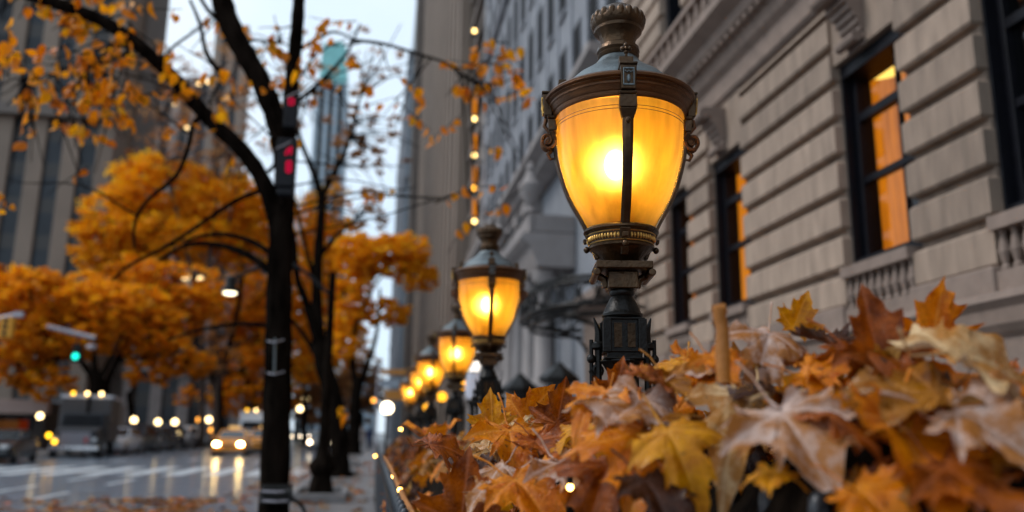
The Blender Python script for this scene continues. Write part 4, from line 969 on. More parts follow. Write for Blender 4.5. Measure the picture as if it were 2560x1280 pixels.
# the big dark street tree beside the camera side kerb
t1 = tree('near black street tree with an arching left limb and sparse orange leaves', 10.5,
     [([(682, 1330), (690, 1100), (695, 900), (698, 720), (702, 600), (704, 520)], 70, 54)],
     [([(698, 590), (676, 500), (645, 430), (600, 370), (540, 315), (480, 250), (420, 180), (340, 108), (250, 50), (150, 12), (20, -30)], 42, 30),
      ([(708, 560), (712, 440), (706, 370), (690, 300), (655, 210), (615, 140), (585, 85), (560, 20), (540, -60)], 50, 54),
      ([(712, 560), (716, 470), (722, 330), (728, 220), (738, 120), (745, 40), (750, -60)], 44, 30),
      ([(668, 474), (615, 490), (560, 520), (480, 575), (400, 625), (330, 660), (280, 700)], 13, 6, -.5),
      ([(508, 284), (484, 312), (470, 370), (440, 440), (370, 500), (338, 555), (335, 620)], 15, 6, -.4),
      ([(692, 695), (640, 650), (560, 615), (470, 612), (400, 650)], 22, 8, .8), ([(688, 640), (620, 600), (540, 585), (470, 600)], 16, 8, 1),
      ([(670, 430), (690, 405), (700, 350)], 12, 7), ([(585, 85), (520, 25), (490, -30)], 14, 8), ([(545, 175), (515, 130), (500, 60), (475, 0)], 14, 7), ([(545, 175), (550, 200), (520, 260)], 10, 5),
      ([(745, 125), (790, 100), (830, 80), (870, 90)], 12, 5, .3), ([(735, 260), (790, 215), (840, 165), (875, 120), (900, 60)], 13, 5, .5), ([(875, 100), (960, 110), (1060, 140), (1120, 160), (1180, 200), (1230, 210)], 10, 5, .8),
      ([(600, 110), (640, 100), (700, 110)], 10, 5), ([(400, 165), (430, 120), (500, 70), (560, 30)], 9, 4, .2), ([(340, 110), (300, 140), (220, 160), (60, 200)], 9, 4, .3), ([(700, 820), (620, 810), (520, 820), (420, 850)], 12, 6, 1)],
     [], .1, FOLR, BARK, 21)
def leaf_spray(o, blobs, Y, seed, size=.16, limbs=None, fm=None, per=6):
    """separate leaves hung along fine twigs, blobs in the picture at about depth Y"""
    r2 = random.Random(seed); V, F, T = [], [], []; tw = MB()
    for px, py, rx, ry, n in blobs:
        c = at(px, py, Y + r2.uniform(-1.2, .8)); k = Y / FPX; last = None; made = 0
        for _ in range(2 + n // 8):
            e = c + RT * r2.uniform(-.8, .8) * rx * k + UP * r2.uniform(-.8, .8) * ry * k; q = min(LIMBS[o.name], key=lambda v: (v - e).length + r2.random() * .5)
            if py < 700: tw.tube(smooth_path([q, (q + e) / 2 + UP * r2.uniform(-.05, .15) * (e - q).length, e, e + (e - q).normalized() * .25], 3), [.012] * 3 + [.009] * 3 + [.006] * 3 + [.003], 5)
        while made < n:
            e = c + RT * r2.uniform(-1, 1) * rx * k + UP * r2.uniform(-1, 1) * ry * k + FH * r2.gauss(0, .5)
            d = (RT * r2.gauss(0, 1) + UP * r2.gauss(-.1, .5) + FH * r2.gauss(0, .4)).normalized() * r2.uniform(.3, .8)
            pts = smooth_path([e, e + d * .5 + UP * r2.uniform(-.04, .06), e + d], 3); tw.tube(pts, [.008] * 3 + [.005] * 3 + [.003], 5)
            for j in range(min(per, n - made)):
                p = pts[min(len(pts) - 1, 1 + j)] + Vector((r2.gauss(0, .04), r2.gauss(0, .04), r2.uniform(-.1, -.01))); s = size * r2.uniform(.6, 1.2)
                a = Vector((r2.gauss(0, .6), r2.gauss(0, .6), -1 + r2.gauss(0, .7))).normalized(); b = a.orthogonal().normalized(); q = r2.uniform(0, 6.28); b = b * math.cos(q) + a.cross(b) * math.sin(q); w = a.cross(b)
                m = len(V); cu = r2.uniform(-.15, .3) * s
                ol = [(0, -.5), (.24, -.38), (.36, -.08), (.28, .2), (.1, .42), (0, .62), (-.1, .42), (-.28, .2), (-.36, -.08), (-.24, -.38)]
                V.append(p); V += [p + a * y * s + b * x * s + w * (abs(x) * .5 * s + cu * y * y * 2) for x, y in ol]
                F += [(m, m + 1 + i, m + 1 + (i + 1) % 10) for i in range(10)]; T += [min(1, max(0, r2.gauss(.5, .25)))] * 10; made += 1
    me = bpy.data.meshes.new('crown'); me.from_pydata(V, [], F); me.attributes.new('tone', 'FLOAT', 'FACE').data.foreach_set('value', T); me.polygons.foreach_set('use_smooth', [True] * len(F))
    old = [c for c in o.children if c.name.startswith('crown')]
    for c in old: bpy.data.objects.remove(c)
    link('crown', me, fm, o); tw.build('twigs', BARK, o); o.children[-1]['kind'] = 'stuff'
leaf_spray(t1, [(90, 20, 120, 25, 50), (230, 60, 90, 35, 40), (60, 170, 70, 60, 12), (230, 180, 110, 60, 74), (290, 215, 60, 35, 36), (110, 215, 120, 50, 52), (60, 290, 60, 70, 10), (250, 280, 70, 40, 34), (140, 330, 90, 80, 16), (60, 420, 60, 60, 6), (230, 400, 60, 60, 8),
    (400, 110, 90, 60, 14), (360, 180, 40, 40, 6), (520, 70, 80, 60, 12), (590, 60, 60, 60, 12), (560, 210, 70, 60, 12), (600, 340, 60, 50, 8), (525, 320, 30, 30, 2), (690, 120, 70, 90, 16), (680, 60, 40, 50, 8), (640, 230, 60, 60, 10), (800, 60, 80, 50, 10), (880, 90, 60, 60, 10), (790, 200, 60, 70, 14), (760, 300, 40, 60, 8), (860, 250, 40, 50, 3), (960, 170, 80, 70, 6), (1010, 290, 60, 60, 5), (1180, 200, 70, 60, 30), (1250, 180, 60, 60, 20), (1230, 240, 60, 30, 14), (1275, 370, 25, 15, 3), (1080, 520, 80, 40, 8), (1000, 440, 60, 50, 6), (1180, 500, 40, 20, 3), (903, 1033, 9, 6, 2)], 10.5, 77, fm=FOLR)
# the second tree and those behind, same kerb
TG = 'street trees along the near kerb'
t2 = tree('second dark street tree, thinly leaved, leaning left behind the slim post', 26, [([(850, 1190), (846, 1080), (832, 990), (808, 910), (798, 850)], 46, 40)],
     [([(800, 870), (792, 760), (795, 640), (803, 540), (800, 480), (775, 410), (748, 340), (735, 250)], 30, 8), ([(802, 500), (830, 440), (862, 380), (884, 310), (900, 240)], 18, 6), ([(800, 880), (770, 770), (742, 690), (735, 600), (715, 520)], 24, 8, -2), ([(790, 720), (770, 640), (750, 560), (740, 500)], 12, 6, -1), ([(830, 990), (812, 930), (785, 880), (755, 830), (720, 790)], 18, 8), ([(800, 640), (840, 590), (900, 540), (950, 490)], 12, 5, 2)],
     [(900, 310, 110, 80, 300), (800, 250, 120, 110, 260), (960, 370, 80, 80, 260), (900, 430, 80, 70, 220), (720, 200, 120, 140, 160), (880, 520, 90, 70, 200), (960, 520, 60, 60, 120), (930, 140, 120, 90, 160)], .14, FOLB, BARK, 31, group=TG, twigs=9)
tree('third street tree with a dense golden crown, beyond the leaning dark tree', 52, [([(886, 1130), (886, 1060), (889, 1000), (895, 940)], 30, 24)],
     [([(892, 990), (915, 920), (935, 860), (946, 800), (950, 720)], 16, 6), ([(890, 960), (880, 880), (900, 780), (960, 680)], 16, 5)],
     [(975, 640, 90, 55, 3200), (1045, 690, 55, 40, 1800), (900, 640, 70, 60, 2200), (955, 780, 70, 35, 1800), (880, 720, 50, 70, 1600), (1010, 620, 70, 40, 1500), (870, 830, 50, 70, 1400)], .26, FOLY, BARK, 41, group=TG, twigs=3)
FG = 'street trees across the road'
def far_tree(label, Y, base, crowns, seed, fm=FOL, w=26, limbs=(), size=.34, bm=BARK):
    bx, by, tx, ty = base
    tree(label, Y, [([(bx, by), (bx + (tx - bx) * .4, by + (ty - by) * .5), (tx, ty)], w, w * .8)], limbs, crowns, size, fm, bm, seed, group=FG, twigs=9)
far_tree('large golden tree rising highest behind the parked cars, left of the near trunk', 74, (545, 1070, 545, 940), [(400, 470, 130, 80, 5200), (560, 520, 130, 90, 5200), (300, 560, 110, 80, 4200), (470, 600, 170, 60, 4500), (620, 600, 80, 90, 2800), (260, 640, 80, 40, 1800)], 51, FOLY, limbs=[([(545, 960), (500, 860), (450, 740), (400, 600)], 20, 6), ([(545, 950), (590, 800), (610, 640)], 18, 6)], size=.42)
far_tree('spreading orange tree at the far left above the corner shop', 56, (244, 1040, 236, 930), [(80, 750, 130, 60, 4200), (40, 850, 120, 70, 3600), (170, 830, 110, 70, 3400), (260, 760, 90, 60, 2600), (120, 955, 60, 40, 900), (40, 930, 60, 40, 900), (60, 700, 90, 30, 1500)], 52, FOL, 30, [([(240, 960), (200, 900), (150, 870), (90, 855)], 17, 6), ([(238, 950), (232, 860), (215, 780)], 17, 6), ([(240, 965), (280, 890), (310, 830)], 15, 5)])
far_tree('forked orange tree behind the parked grey truck', 62, (268, 1040, 262, 950), [(330, 760, 90, 50, 2400), (300, 840, 80, 50, 2000), (390, 830, 80, 60, 2400), (430, 890, 60, 50, 1500), (220, 720, 70, 40, 1200), (370, 930, 60, 40, 900), (490, 910, 50, 35, 700)], 53, FOL, 22, [([(264, 970), (300, 880), (330, 820)], 15, 5), ([(264, 975), (230, 900), (190, 850)], 13, 5)])
far_tree('bare brown tree with a hazy thin crown beside the columned building', 70, (541, 1060, 541, 960), [(545, 880, 60, 60, 900), (540, 820, 50, 40, 500)], 54, FOLB, 15, [([(541, 985), (515, 930), (495, 880)], 9, 3), ([(541, 980), (565, 920), (590, 880)], 9, 3), ([(541, 975), (545, 900), (548, 850)], 9, 3)], .22, BARK_FAR)
far_tree('bright orange tree half hidden by the near trunk, above the yellow taxi', 80, (640, 1080, 632, 960), [(620, 760, 110, 80, 4200), (600, 900, 90, 60, 2400), (680, 840, 90, 90, 3200), (600, 990, 80, 50, 2000), (480, 990, 40, 30, 500), (740, 720, 70, 80, 2500), (690, 980, 60, 60, 1200)], 55, FOL, 18, [([(635, 1000), (600, 900), (590, 820)], 12, 4)])
far_tree('deep orange tree between the two dark street trees', 88, (760, 1090, 765, 980), [(760, 560, 70, 70, 2800), (790, 690, 90, 90, 3600), (830, 820, 80, 80, 2800), (760, 880, 70, 70, 2200), (850, 600, 70, 60, 2000)], 56, FOLY, 14)
far_tree('tall bare brown tree whose thin twigs haze the sky left of the near trunk', 72, (505, 1070, 505, 800), [(400, 300, 110, 110, 700), (540, 240, 110, 130, 800), (470, 400, 130, 70, 700), (600, 380, 80, 90, 600), (440, 180, 90, 80, 400)], 61, FOLB, 14, [([(505, 820), (470, 640), (430, 480), (400, 330), (390, 230)], 13, 4), ([(505, 800), (530, 600), (545, 430), (550, 280), (540, 170)], 13, 4), ([(515, 720), (570, 560), (605, 430)], 9, 3)], .26, BARK_FAR)
far_tree('leafy orange tree low at the far left edge', 66, (330, 1050, 322, 980), [(430, 800, 80, 50, 1900), (480, 760, 80, 40, 1700), (350, 680, 90, 40, 1500), (440, 700, 110, 40, 1300)], 57, FOL, 16, [([(325, 1000), (345, 930), (380, 850)], 11, 4)])
far_tree('airy golden tree filling the gap right of the near trunk', 95, (815, 1090, 815, 1000), [(735, 620, 70, 100, 2200), (800, 760, 80, 80, 2200), (860, 680, 70, 70, 1900), (740, 820, 60, 80, 1600), (870, 850, 60, 70, 1500), (790, 900, 80, 60, 1600), (820, 520, 70, 70, 1400)], 60, FOLY, 12, [([(815, 1010), (830, 900), (850, 780)], 8, 3)])
far_tree('hazy russet tree at the far end of the avenue, left side', 125, (740, 1085, 740, 1020), [(745, 970, 70, 70, 2400), (800, 940, 70, 80, 2400), (720, 880, 70, 70, 1800), (770, 1030, 80, 35, 1500), (840, 1000, 60, 60, 1500)], 58, FOLB, 10, size=.5)
far_tree('hazy russet tree closing the avenue beside the last lanterns', 135, (905, 1085, 905, 1030), [(905, 960, 50, 60, 1800), (860, 930, 60, 70, 1800), (935, 990, 35, 40, 900), (925, 920, 30, 40, 700), (880, 1030, 60, 40, 1000)], 59, FOLB, 10, size=.5)
# ================================================================ vehicles
HEAD = glow('headlight_glow', (1, .68, .26), 55); HEADF = glow('far_headlight', (1, .78, .52), 12); TAIL = glow('tail_light', (1, .02, .01), 1.6); AMBL = glow('amber_marker', (1, .5, .02), 4); AMBW = glow('warm_marker', (1, .66, .25), 7)
LAMP_OFF = mat('headlight_glass', (.5, .5, .5), .1); RED_OFF = mat('red_lens', (.35, .01, .01), .2, coat=.5)
CARGLASS = mat('car_glass', (.03, .035, .04), .05, spec=.8)
def paint(n, c): return mat(n, c, .22, .1, var=.05, coat=.8)
def car(name, label, x, y, rz, m, L=4.8, Wd=1.84, H=1.46, hood=.92, trunk=1.0, lit=False, tail=False, cat='car', group=None, suv=False, far=False, sign=False):
    o = empty(name, (x, y, 0), rz, label=label, cat=cat, group=group)
    w = Wd / 2; zb = .22
    def sec(yy, zt, ww, z0=zb): return [(-ww * .93, yy, z0), (ww * .93, yy, z0), (ww, yy, z0 + .16), (ww * 1.0, yy, z0 + (zt - z0) * .62), (ww * .93, yy, zt - .04), (ww * .80, yy, zt), (-ww * .80, yy, zt), (-ww * .93, yy, zt - .04), (-ww, yy, z0 + (zt - z0) * .62), (-ww, yy, z0 + .16)]
    h = L / 2
    b = MB().loft([sec(h, .62, w * .80, .34), sec(h - .10, .72, w * .92, .26), sec(h - .5, .80, w * .98), sec(h - 1.35, hood, w), sec(.1, hood + .04, w), sec(-h + 1.2, hood + .08, w), sec(-h + .5, trunk, w * .98), sec(-h + .08, trunk - .06, w * .92, .28), sec(-h, trunk - .2, w * .85, .38)]).build('body', m, o, smooth=True)
    c0, c1, c2, c3 = h - 1.45, h - 2.25, (-h + 1.15 if not suv else -h + .45), (-h + .45 if not suv else -h + .1)
    zt = H
    def rs(yy, zz, ww): return [(-ww, yy, zz), (ww, yy, zz)]
    secs = [[(-w * .88, c0, hood), (w * .88, c0, hood), (w * .88, c3, trunk), (-w * .88, c3, trunk)], [(-w * .72, c1 + .05, zt - .06), (w * .72, c1 + .05, zt - .06), (w * .72, c2 - .05, zt - .06), (-w * .72, c2 - .05, zt - .06)], [(-w * .62, c1 - .12, zt), (w * .62, c1 - .12, zt), (w * .62, c2 + .12, zt), (-w * .62, c2 + .12, zt)]]
    MB().loft(secs).build('cabin', m, o, smooth=True, bevel=.03)
    g = MB()
    def lerp(a, b, t): return tuple(p + (q - p) * t for p, q in zip(a, b))
    A0, A1 = secs[0], secs[1]
    def pane(i, j, off, t0=.12, t1=.94, u0=.06, u1=.94):
        q = []
        for u, t in ((u0, t0), (u1, t0), (u1, t1), (u0, t1)):
            p = lerp(lerp(A0[i], A0[j], u), lerp(A1[i], A1[j], u), t); q.append(Vector(p) + Vector(off))
        q2 = [v - Vector(off) * 2 for v in q]; g.loft([q2, q])
    pane(0, 1, (0, .012, .008)); pane(3, 2, (0, -.012, .008))
    pane(1, 2, (.012, 0, .006), u0=.08, u1=.46); pane(1, 2, (.012, 0, .006), u0=.50, u1=.90); pane(0, 3, (-.012, 0, .006), u0=.08, u1=.46); pane(0, 3, (-.012, 0, .006), u0=.50, u1=.90)
    g.build('windows', CARGLASS, o)
    if far:
        for s in (-1, 1): MB().ball((s * w * .68, h - .02, .66), (.13, .08, .10), 10).build('headlight', HEADF if lit else LAMP_OFF, o, smooth=True)
        return o
    for s in (-1, 1):
        for yy in (h - .85, -h + .95):
            t = MB()
            t.tube([(s * (w - .20), yy, .32), (s * (w + .005), yy, .32)], .32, 20); wh = t.build('wheel', RUBBER, o, smooth=True, bevel=.02)
            MB().tube([(s * (w + .004), yy, .32), (s * (w + .018), yy, .32)], .2, 16).build('rim', CHROME, wh)
        MB().ball((s * w * .66, h - .04, .66), (.17, .09, .10), 12).build('headlight', HEAD if lit else LAMP_OFF, o, smooth=True)
        MB().box((s * w * .58 - .17, -h - .01, .70), (s * w * .58 + .17, -h + .12, .86)).build('taillight', TAIL if tail else RED_OFF, o, bevel=.02)
        MB().ball((s * (w + .07), c0 - .15, hood + .12), (.1, .06, .08), 8).build('mirror', m, o, smooth=True)
    MB().box((-w * .42, h - .05, .50), (w * .42, h + .012, .68)).build('grille', FRAME, o, bevel=.02)
    MB().box((-w * .82, h - .12, .34), (w * .82, h + .05, .48)).build('bumper', m, o, bevel=.04)
    if sign: MB().box((-.32, -.12 + (c1 + c2) / 2, zt + .02), (.32, .08 + (c1 + c2) / 2, zt + .17)).build('roof_light', mat('taxi_roof_light', (.7, .5, .2), .4, emit=(1, .6, .2), power=.5), o, bevel=.03)
    return o
TAXI = paint('taxi_yellow', (.85, .31, .006)); BLK = mat('black_paint', (.010, .011, .014), .3, .1, var=.05, coat=.25); SIL = paint('silver_paint', (.6, .62, .66)); WHITE = paint('white_paint', (.62, .63, .66)); DGREY = paint('dark_grey_paint', (.06, .065, .07)); BLUE = paint('dark_blue_paint', (.03, .04, .07))
p = ground(562, 1142); car('taxi', 'yellow taxi driving toward the camera with both headlights blazing', p.x, p.y + 2.4, PI + .06, TAXI, L=4.9, lit=True, sign=True, cat='taxi')
p = ground(628, 1134); car('taxi', 'second yellow taxi half hidden behind the near trunk, following the one with headlights on', p.x + .25, p.y + 3.5, PI + .05, TAXI, L=4.9, H=1.55, cat='taxi', sign=True)
p = ground(30, 1160); car('parked_car', 'black sedan parked at the far left kerb with a glossy windscreen and red tail light', -14.9, 38.2, .15 + PI, BLK, L=5.0, H=1.34, tail=True, cat='parked car', group='cars parked across the road')
for px, m, lab, su, tl in ((312, SIL, 'silver car parked just behind the grey truck', 0, 0), (352, BLK, 'black car parked behind the silver one', 1, 0), (395, DGREY, 'dark grey car in the middle of the parked row', 0, 0), (430, BLUE, 'dark blue car showing a glowing orange lamp, near the far end of the parked row', 1, 1), (462, SIL, 'pale car toward the far end of the parked row', 0, 0), (487, WHITE, 'farthest white car of the parked row', 1, 0)):
    p = onx(px, 1118, -14.2); y = min(p.y, 140)
    c = car('parked_car', lab, -14.6, y, PI, m, cat='parked car', group='cars parked across the road', suv=bool(su), H=1.5 + .2 * su)
    if tl: MB().ball((.8, 2.45, .75), .14, 10).build('turn_signal', AMBL, c, smooth=True)
for i, (px, dy) in enumerate(((722, 0), (742, 8), (765, 3), (785, 6))):
    p = ground(px, 1102); car('distant_car', ('leftmost', 'second', 'third', 'rightmost')[i] + ' of the far cars with headlights on at the end of the avenue', p.x, 128 + dy, PI, (SIL, WHITE, DGREY, BLK)[i], lit=True, far=True, cat='distant car', group='oncoming cars far down the avenue')
p = at(822, 1094, 60); car('distant_car', 'single car with one bright lamp seen between the dark trees', p.x - .6, 62, PI, DGREY, lit=True, far=True, cat='distant car', group='oncoming cars far down the avenue')
# box truck at the kerb and white van behind the taxi
GT = mat('truck_grey', (.03, .032, .038), .5, 0, spec=.2); GTB = mat('truck_box_grey', (.075, .068, .068), .6, spec=.2)
def truck(name, label, x, y, rz, mc, mbx, Wd, H, L, step=False, cat='truck'):
    o = empty(name, (x, y, 0), rz, label=label, cat=cat); w = Wd / 2; f = L / 2
    MB().box((-w, -f, .75), (w, f - 2.6, H)).build('cargo_box', mbx, o, bevel=.05)
    MB().box((-w - .03, -f - .02, H - .12), (w + .03, f - 2.58, H + .05)).build('roof_edge', mat('roof_trim', (.5, .5, .55), .4) if 'roof_trim' not in MATS else MATS['roof_trim'], o, bevel=.02)
    MB().loft([[(-w * .9, f - 2.58, .6), (w * .9, f - 2.58, .6), (w * .9, f - 2.58, 2.15), (-w * .9, f - 2.58, 2.15)], [(-w * .9, f - 1.7, .6), (w * .9, f - 1.7, .6), (w * .82, f - 1.95, 2.15), (-w * .82, f - 1.95, 2.15)]]).build('cab', mc, o, bevel=.05)
    MB().loft([[(-w * .86, f - 1.75, .45), (w * .86, f - 1.75, .45), (w * .8, f - 1.75, 1.5), (-w * .8, f - 1.75, 1.5)], [(-w * .84, f, .45), (w * .84, f, .45), (w * .74, f, 1.32), (-w * .74, f, 1.32)]]).build('hood', mc, o, bevel=.08)
    MB().loft([[(-w * .76, f - 1.73, 1.56), (w * .76, f - 1.73, 1.56), (w * .76, f - 1.78, 1.56), (-w * .76, f - 1.78, 1.56)], [(-w * .7, f - 1.91, 2.05), (w * .7, f - 1.91, 2.05), (w * .7, f - 1.96, 2.05), (-w * .7, f - 1.96, 2.05)]]).build('windshield', VOID, o)
    g = MB()
    for k in range(7): g.box((-w * .55, f - .02, .62 + k * .09), (w * .55, f + .03, .67 + k * .09))
    g.build('grille', STEEL, o)
    MB().box((-w * .9, f - .1, .38), (w * .9, f + .12, .58)).build('bumper', CHROME, o, bevel=.03)
    for s in (-1, 1):
        MB().ball((s * w * .70, f, .85), (.13, .06, .13), 10).build('headlight', LAMP_OFF, o, smooth=True)
        for yy in (f - .95, -f + 1.3):
            wh = MB().tube([(s * (w - .3), yy, .45), (s * (w - .02), yy, .45)], .45, 20).build('wheel', RUBBER, o, bevel=.03); MB().tube([(s * (w - .021), yy, .45), (s * (w + .0), yy, .45)], .26, 16).build('rim', CHROME, wh)
    for k in (-1, 0, 1): MB().ball((k * w * .55, f - 2.5, H + .12), .09, 10).build('marker_lamp', AMBW if k < 1 else AMBL, o, smooth=True)
    return o
t = truck('delivery_truck', 'grey bonneted delivery truck parked across the road with three amber roof lamps', -14.55, 47.2, PI + .18, GT, GTB, 2.35, 3.02, 7.2)
for a in t.children:
    pass
for (lx, z, r, m) in ((1.12, 1.06, .12, AMBL), (.85, .78, .11, AMBL)): MB().ball((lx, 3.68, z), r, 10).build('fog_lamp', m, t, smooth=True)
MB().box((-.55, 3.63, .72), (-.40, 3.66, .98)).build('red_badge', RED_OFF, t)
p = ground(610, 1128); t = truck('white_van', 'white box van behind the yellow taxis with a dark windscreen band', p.x + .1, 66, PI + .03, WHITE, WHITE, 2.3, 2.75, 6.5, cat='van')
# ================================================================ street furniture across the road
GHOT = glow('street_globe', (1, .72, .34), 6); GDIM = glow('amber_street_globe', (1, .38, .05), 3.5)
for i, (px, py, Y, hot) in enumerate(((100, 1040, 50, 1), (335, 1050, 62, 1), (395, 1055, 66, 1), (437, 1055, 70, 1), (522, 1049, 74, 1), (497, 1049, 76, 0), (528, 1075, 78, 0), (750, 1022, 95, 1), (764, 997, 105, 1), (934, 1001, 80, 0))):
    m = GHOT if hot else GDIM
    lab = ('brightest globe lamp at far left in front of the corner shop', 'globe lamp just right of the delivery truck', 'second globe lamp to the right of the delivery truck', 'third globe lamp to the right of the delivery truck', 'cream globe lamp left of the white van roof', 'dim orange globe lamp near the white van', 'small amber globe lamp low beside the white van', 'lower of the two globe lamps between the dark trunks', 'upper of the two globe lamps between the dark trunks', 'faint globe lamp left of the fence end lamp')[i]
    globe_lamp('globe_street_lamp', at(px, py, Y), (.20 if hot else .15) * Y / 62, m, lab, base=.1 if px < 600 else .1, slim=.05, cat='globe lamp', group='globe lamps along the avenue')
for i, (px, py, Y) in enumerate(((327, 1076, 64), (295, 1077, 60), (445, 1086, 72), (826, 1066, 70))):
    p = at(px, py, Y); o = empty('stop_light', (p.x, p.y, .1), label=('bright red light low behind the silver parked car', 'dim red light beside the rear of the delivery truck', 'small red light among the parked cars', 'pinkish red light between the dark trees')[i], cat='signal light', group='red lights in the distance')
    MB().ball((0, -.16, p.z - .1), .17, 10).build('lens', TAIL, o, smooth=True); MB().box((-.2, -.1, p.z - .4), (.2, .15, p.z + .25)).build('housing', IRON, o, bevel=.03); MB().tube([(0, 0, 0), (0, 0, p.z - .41)], .05, 8).build('post', IRON, o)
# traffic signals on mast arms
GREEN = glow('green_signal', (.01, .8, .6), 2.4); SIGY = mat('signal_yellow', (.75, .32, .02), .5)
o = empty('traffic_signal', label='grey mast arm at the far left carrying a yellow traffic signal head', cat='traffic signal')
Y = 38; a, b = at(-160, 830, Y), at(40, 788, Y)
MB().tube([a, b], [.14, .10], 10).box((b.x - .05, b.y - .12, b.z - .08), (b.x + .3, b.y + .12, b.z + .14)).build('mast_arm', STEEL, o)
MB().tube([(a.x, a.y, .1), (a.x, a.y, a.z + .2)], .16, 10).build('pole', STEEL, o)
c = at(20, 818, Y); hd = MB().box((c.x - .28, c.y - .2, c.z - .45), (c.x + .22, c.y + .2, c.z + .40)).build('signal_head', SIGY, o, bevel=.04)
for k in range(3): MB().tube([(c.x - .03, c.y - .203, c.z - .27 + k * .27), (c.x - .03, c.y - .26, c.z - .27 + k * .27)], .10, 12).build('lens', FRAME, hd)
o = empty('mast_arm_signal', label='slanting grey mast arm over the road with a small green signal light below it', cat='traffic signal')
Y = 46; a, b, g = at(118, 816, Y), at(238, 846, Y), at(190, 891, Y); f = at(262, 1000, Y)
MB().tube([a, b], [.10, .13], 10).build('mast_arm', STEEL, o); MB().tube([b + Vector((0, .15, .1)), Vector((b.x, b.y + .15, .1))], .07, 8).build('pole', BARK, o)
MB().ball((b.x - .1, b.y - .1, b.z - .45), (.28, .2, .14), 10).build('camera_pod', STEEL, o, smooth=True)
m_ = a.lerp(b, .6); MB().tube([(g.x, b.y, m_.z - .1), (g.x, b.y, g.z + .6)], .04, 6).build('hanger', IRON, o)
hd = MB().box((g.x - .2, g.y - .06, g.z - .3), (g.x + .2, g.y + .3, g.z + .62)).build('signal_head', IRON, o, bevel=.03); MB().ball((g.x, g.y - .1, g.z), (.15, .08, .15), 12).build('green_light', GREEN, hd, smooth=True)
# slim street post with flared base and pendant lamp
g = ground(800, 1253, .1)
o = empty('street_post', (g.x, g.y, .1), label='slim black iron post with flared base and a hooded pendant lamp on its arm', cat='lamp post')
k = g.y / FPX; top = at(790, 690, g.y).z
MB().lathe([(.29, 0), (.29, .08), (.25, .14), (.18, .48), (.23, .55), (.26, .64), (.23, .72), (.15, .8), (.11, 1.0), (.09, 1.4), (.07, top - .1), (.05, top)], 16).build('post', BARK, o, smooth=True)
pe = at(578, 692, g.y); q = Vector((g.x, g.y, .1))
MB().tube(smooth_path([Vector((0, 0, top - .5)), Vector(((pe.x - g.x) * .45, 0, top + .15)), Vector(((pe.x - g.x) * .9, 0, pe.z - .1 + .05)), Vector((pe.x - g.x, 0, pe.z - .15))], 5), .035, 8).build('arm', IRON, o, smooth=True)
hd = MB().lathe([(.04, .12), (.09, .08), (.10, -.06), (.17, -.18), (.17, -.21)], 16, (pe.x - g.x, 0, pe.z - .2)).build('lamp_hood', IRON, o, smooth=True)
MB().ball((pe.x - g.x, 0, pe.z - .42), (.13, .13, .05), 14).build('lens', glow('pendant_glow', (1, .86, .55), 3.5), hd, smooth=True)
# tree pit kerbs, sign box on the tree, ladder bracket, clamp and cable on the near trunk
for y, lab in ((16.6, 'low stone kerb of the tree pit around the slim post, nearest the camera'), (26.3, 'low stone kerb around the pit of the leaning dark tree'), (33.5, 'farther low stone kerb on the pavement beyond the leaning tree')):
    mb = MB(); x0, x1, y1 = -1.5, -.42, y + 2.1
    mb.box((x0, y, .1), (x1, y + .12, .26)).box((x0, y1, .1), (x1, y1 + .12, .26)).box((x0, y + .121, .1), (x0 + .12, y1 - .001, .26)).box((x1 - .12, y + .121, .1), (x1, y1 - .001, .26))
    tag(mb.build('tree_pit_kerb', KERB, bevel=.015), lab, 'tree pit kerb', 'tree pit kerbs')
Y = 10.12; o = empty('sign_box', label='narrow black box strapped up the near tree limb with pink red symbols', cat='sign')
SYM = glow('pink_red_symbol', (1, .01, .08), .42)
a, b = at(722, 250, Y), at(716, 492, Y); k = Y / FPX
def sq(px, py, w, h): p = at(px, py, Y); return (p.x - w * k, Y - .05, p.z - h * k), (p.x + w * k, Y + .10, p.z + h * k)
for px, py, w, h, nm in ((728, 282, 17, 42, 'upper_case'), (716, 408, 24, 64, 'lower_case'), (714, 481, 20, 9, 'end_cap')):
    c_ = MB().box(*sq(px, py, w, h)).build(nm, FRAME, o, bevel=.015)
for (x0, y0, x1, y1) in ((716, 243, 748, 228), (690, 372, 728, 354)):
    MB().tube([at(x0, y0, Y - .06), at(x1, y1, Y - .06)], .007, 6).build('strap', STEEL, o)
def bars(L):
    mb = MB()
    for x0, y0, x1, y1, w in L:
        p, q = at(x0, y0, Y - .058), at(x1, y1, Y - .058); mb.tube([p, q], w * k, 6)
    mb.build('symbol', SYM, o)
bars([(722, 248, 734, 247, 2.5), (734, 247, 734, 260, 2.5), (734, 260, 723, 261, 2.5), (723, 261, 722, 248, 2.5)])
bars([(714, 387, 721, 372, 3), (726, 386, 728, 367, 3), (716, 376, 726, 370, 2)])
bars([(717, 405, 727, 404, 3), (727, 404, 726, 429, 3), (726, 429, 717, 430, 3), (717, 430, 717, 405, 3), (719, 417, 726, 417, 2)])
Y = 10.22; o = empty('pole_bracket', label='pale metal bracket with two bands strapped to the near tree trunk', cat='bracket')
MB().tube([at(688, 845, Y), at(686, 935, Y)], .012, 8).build('upright', ZINC, o)
for y in (852, 932): MB().tube([at(668, y, Y + .02), at(686, y + 4, Y - .03), at(710, y - 3, Y + .02)], .008, 8).build('band', STEEL, o)
o = empty('trunk_clamp', label='black clamp with a cable looping from the foot of the near trunk to the ground', cat='clamp')
Y = 10.2; MB().box(*[(lambda p: (p.x + dx, Y + dy, p.z + dz))(at(690, 1238, Y)) for dx, dy, dz in ((-.16, -.06, -.10), (.17, .15, .12))]).build('clamp_body', IRON, o, bevel=.03)
for y in (1228, 1252): MB().tube([at(655, y, Y - .05), at(690, y + 2, Y - .08), at(722, y, Y - .05)], .014, 8).build('band', STEEL, o)
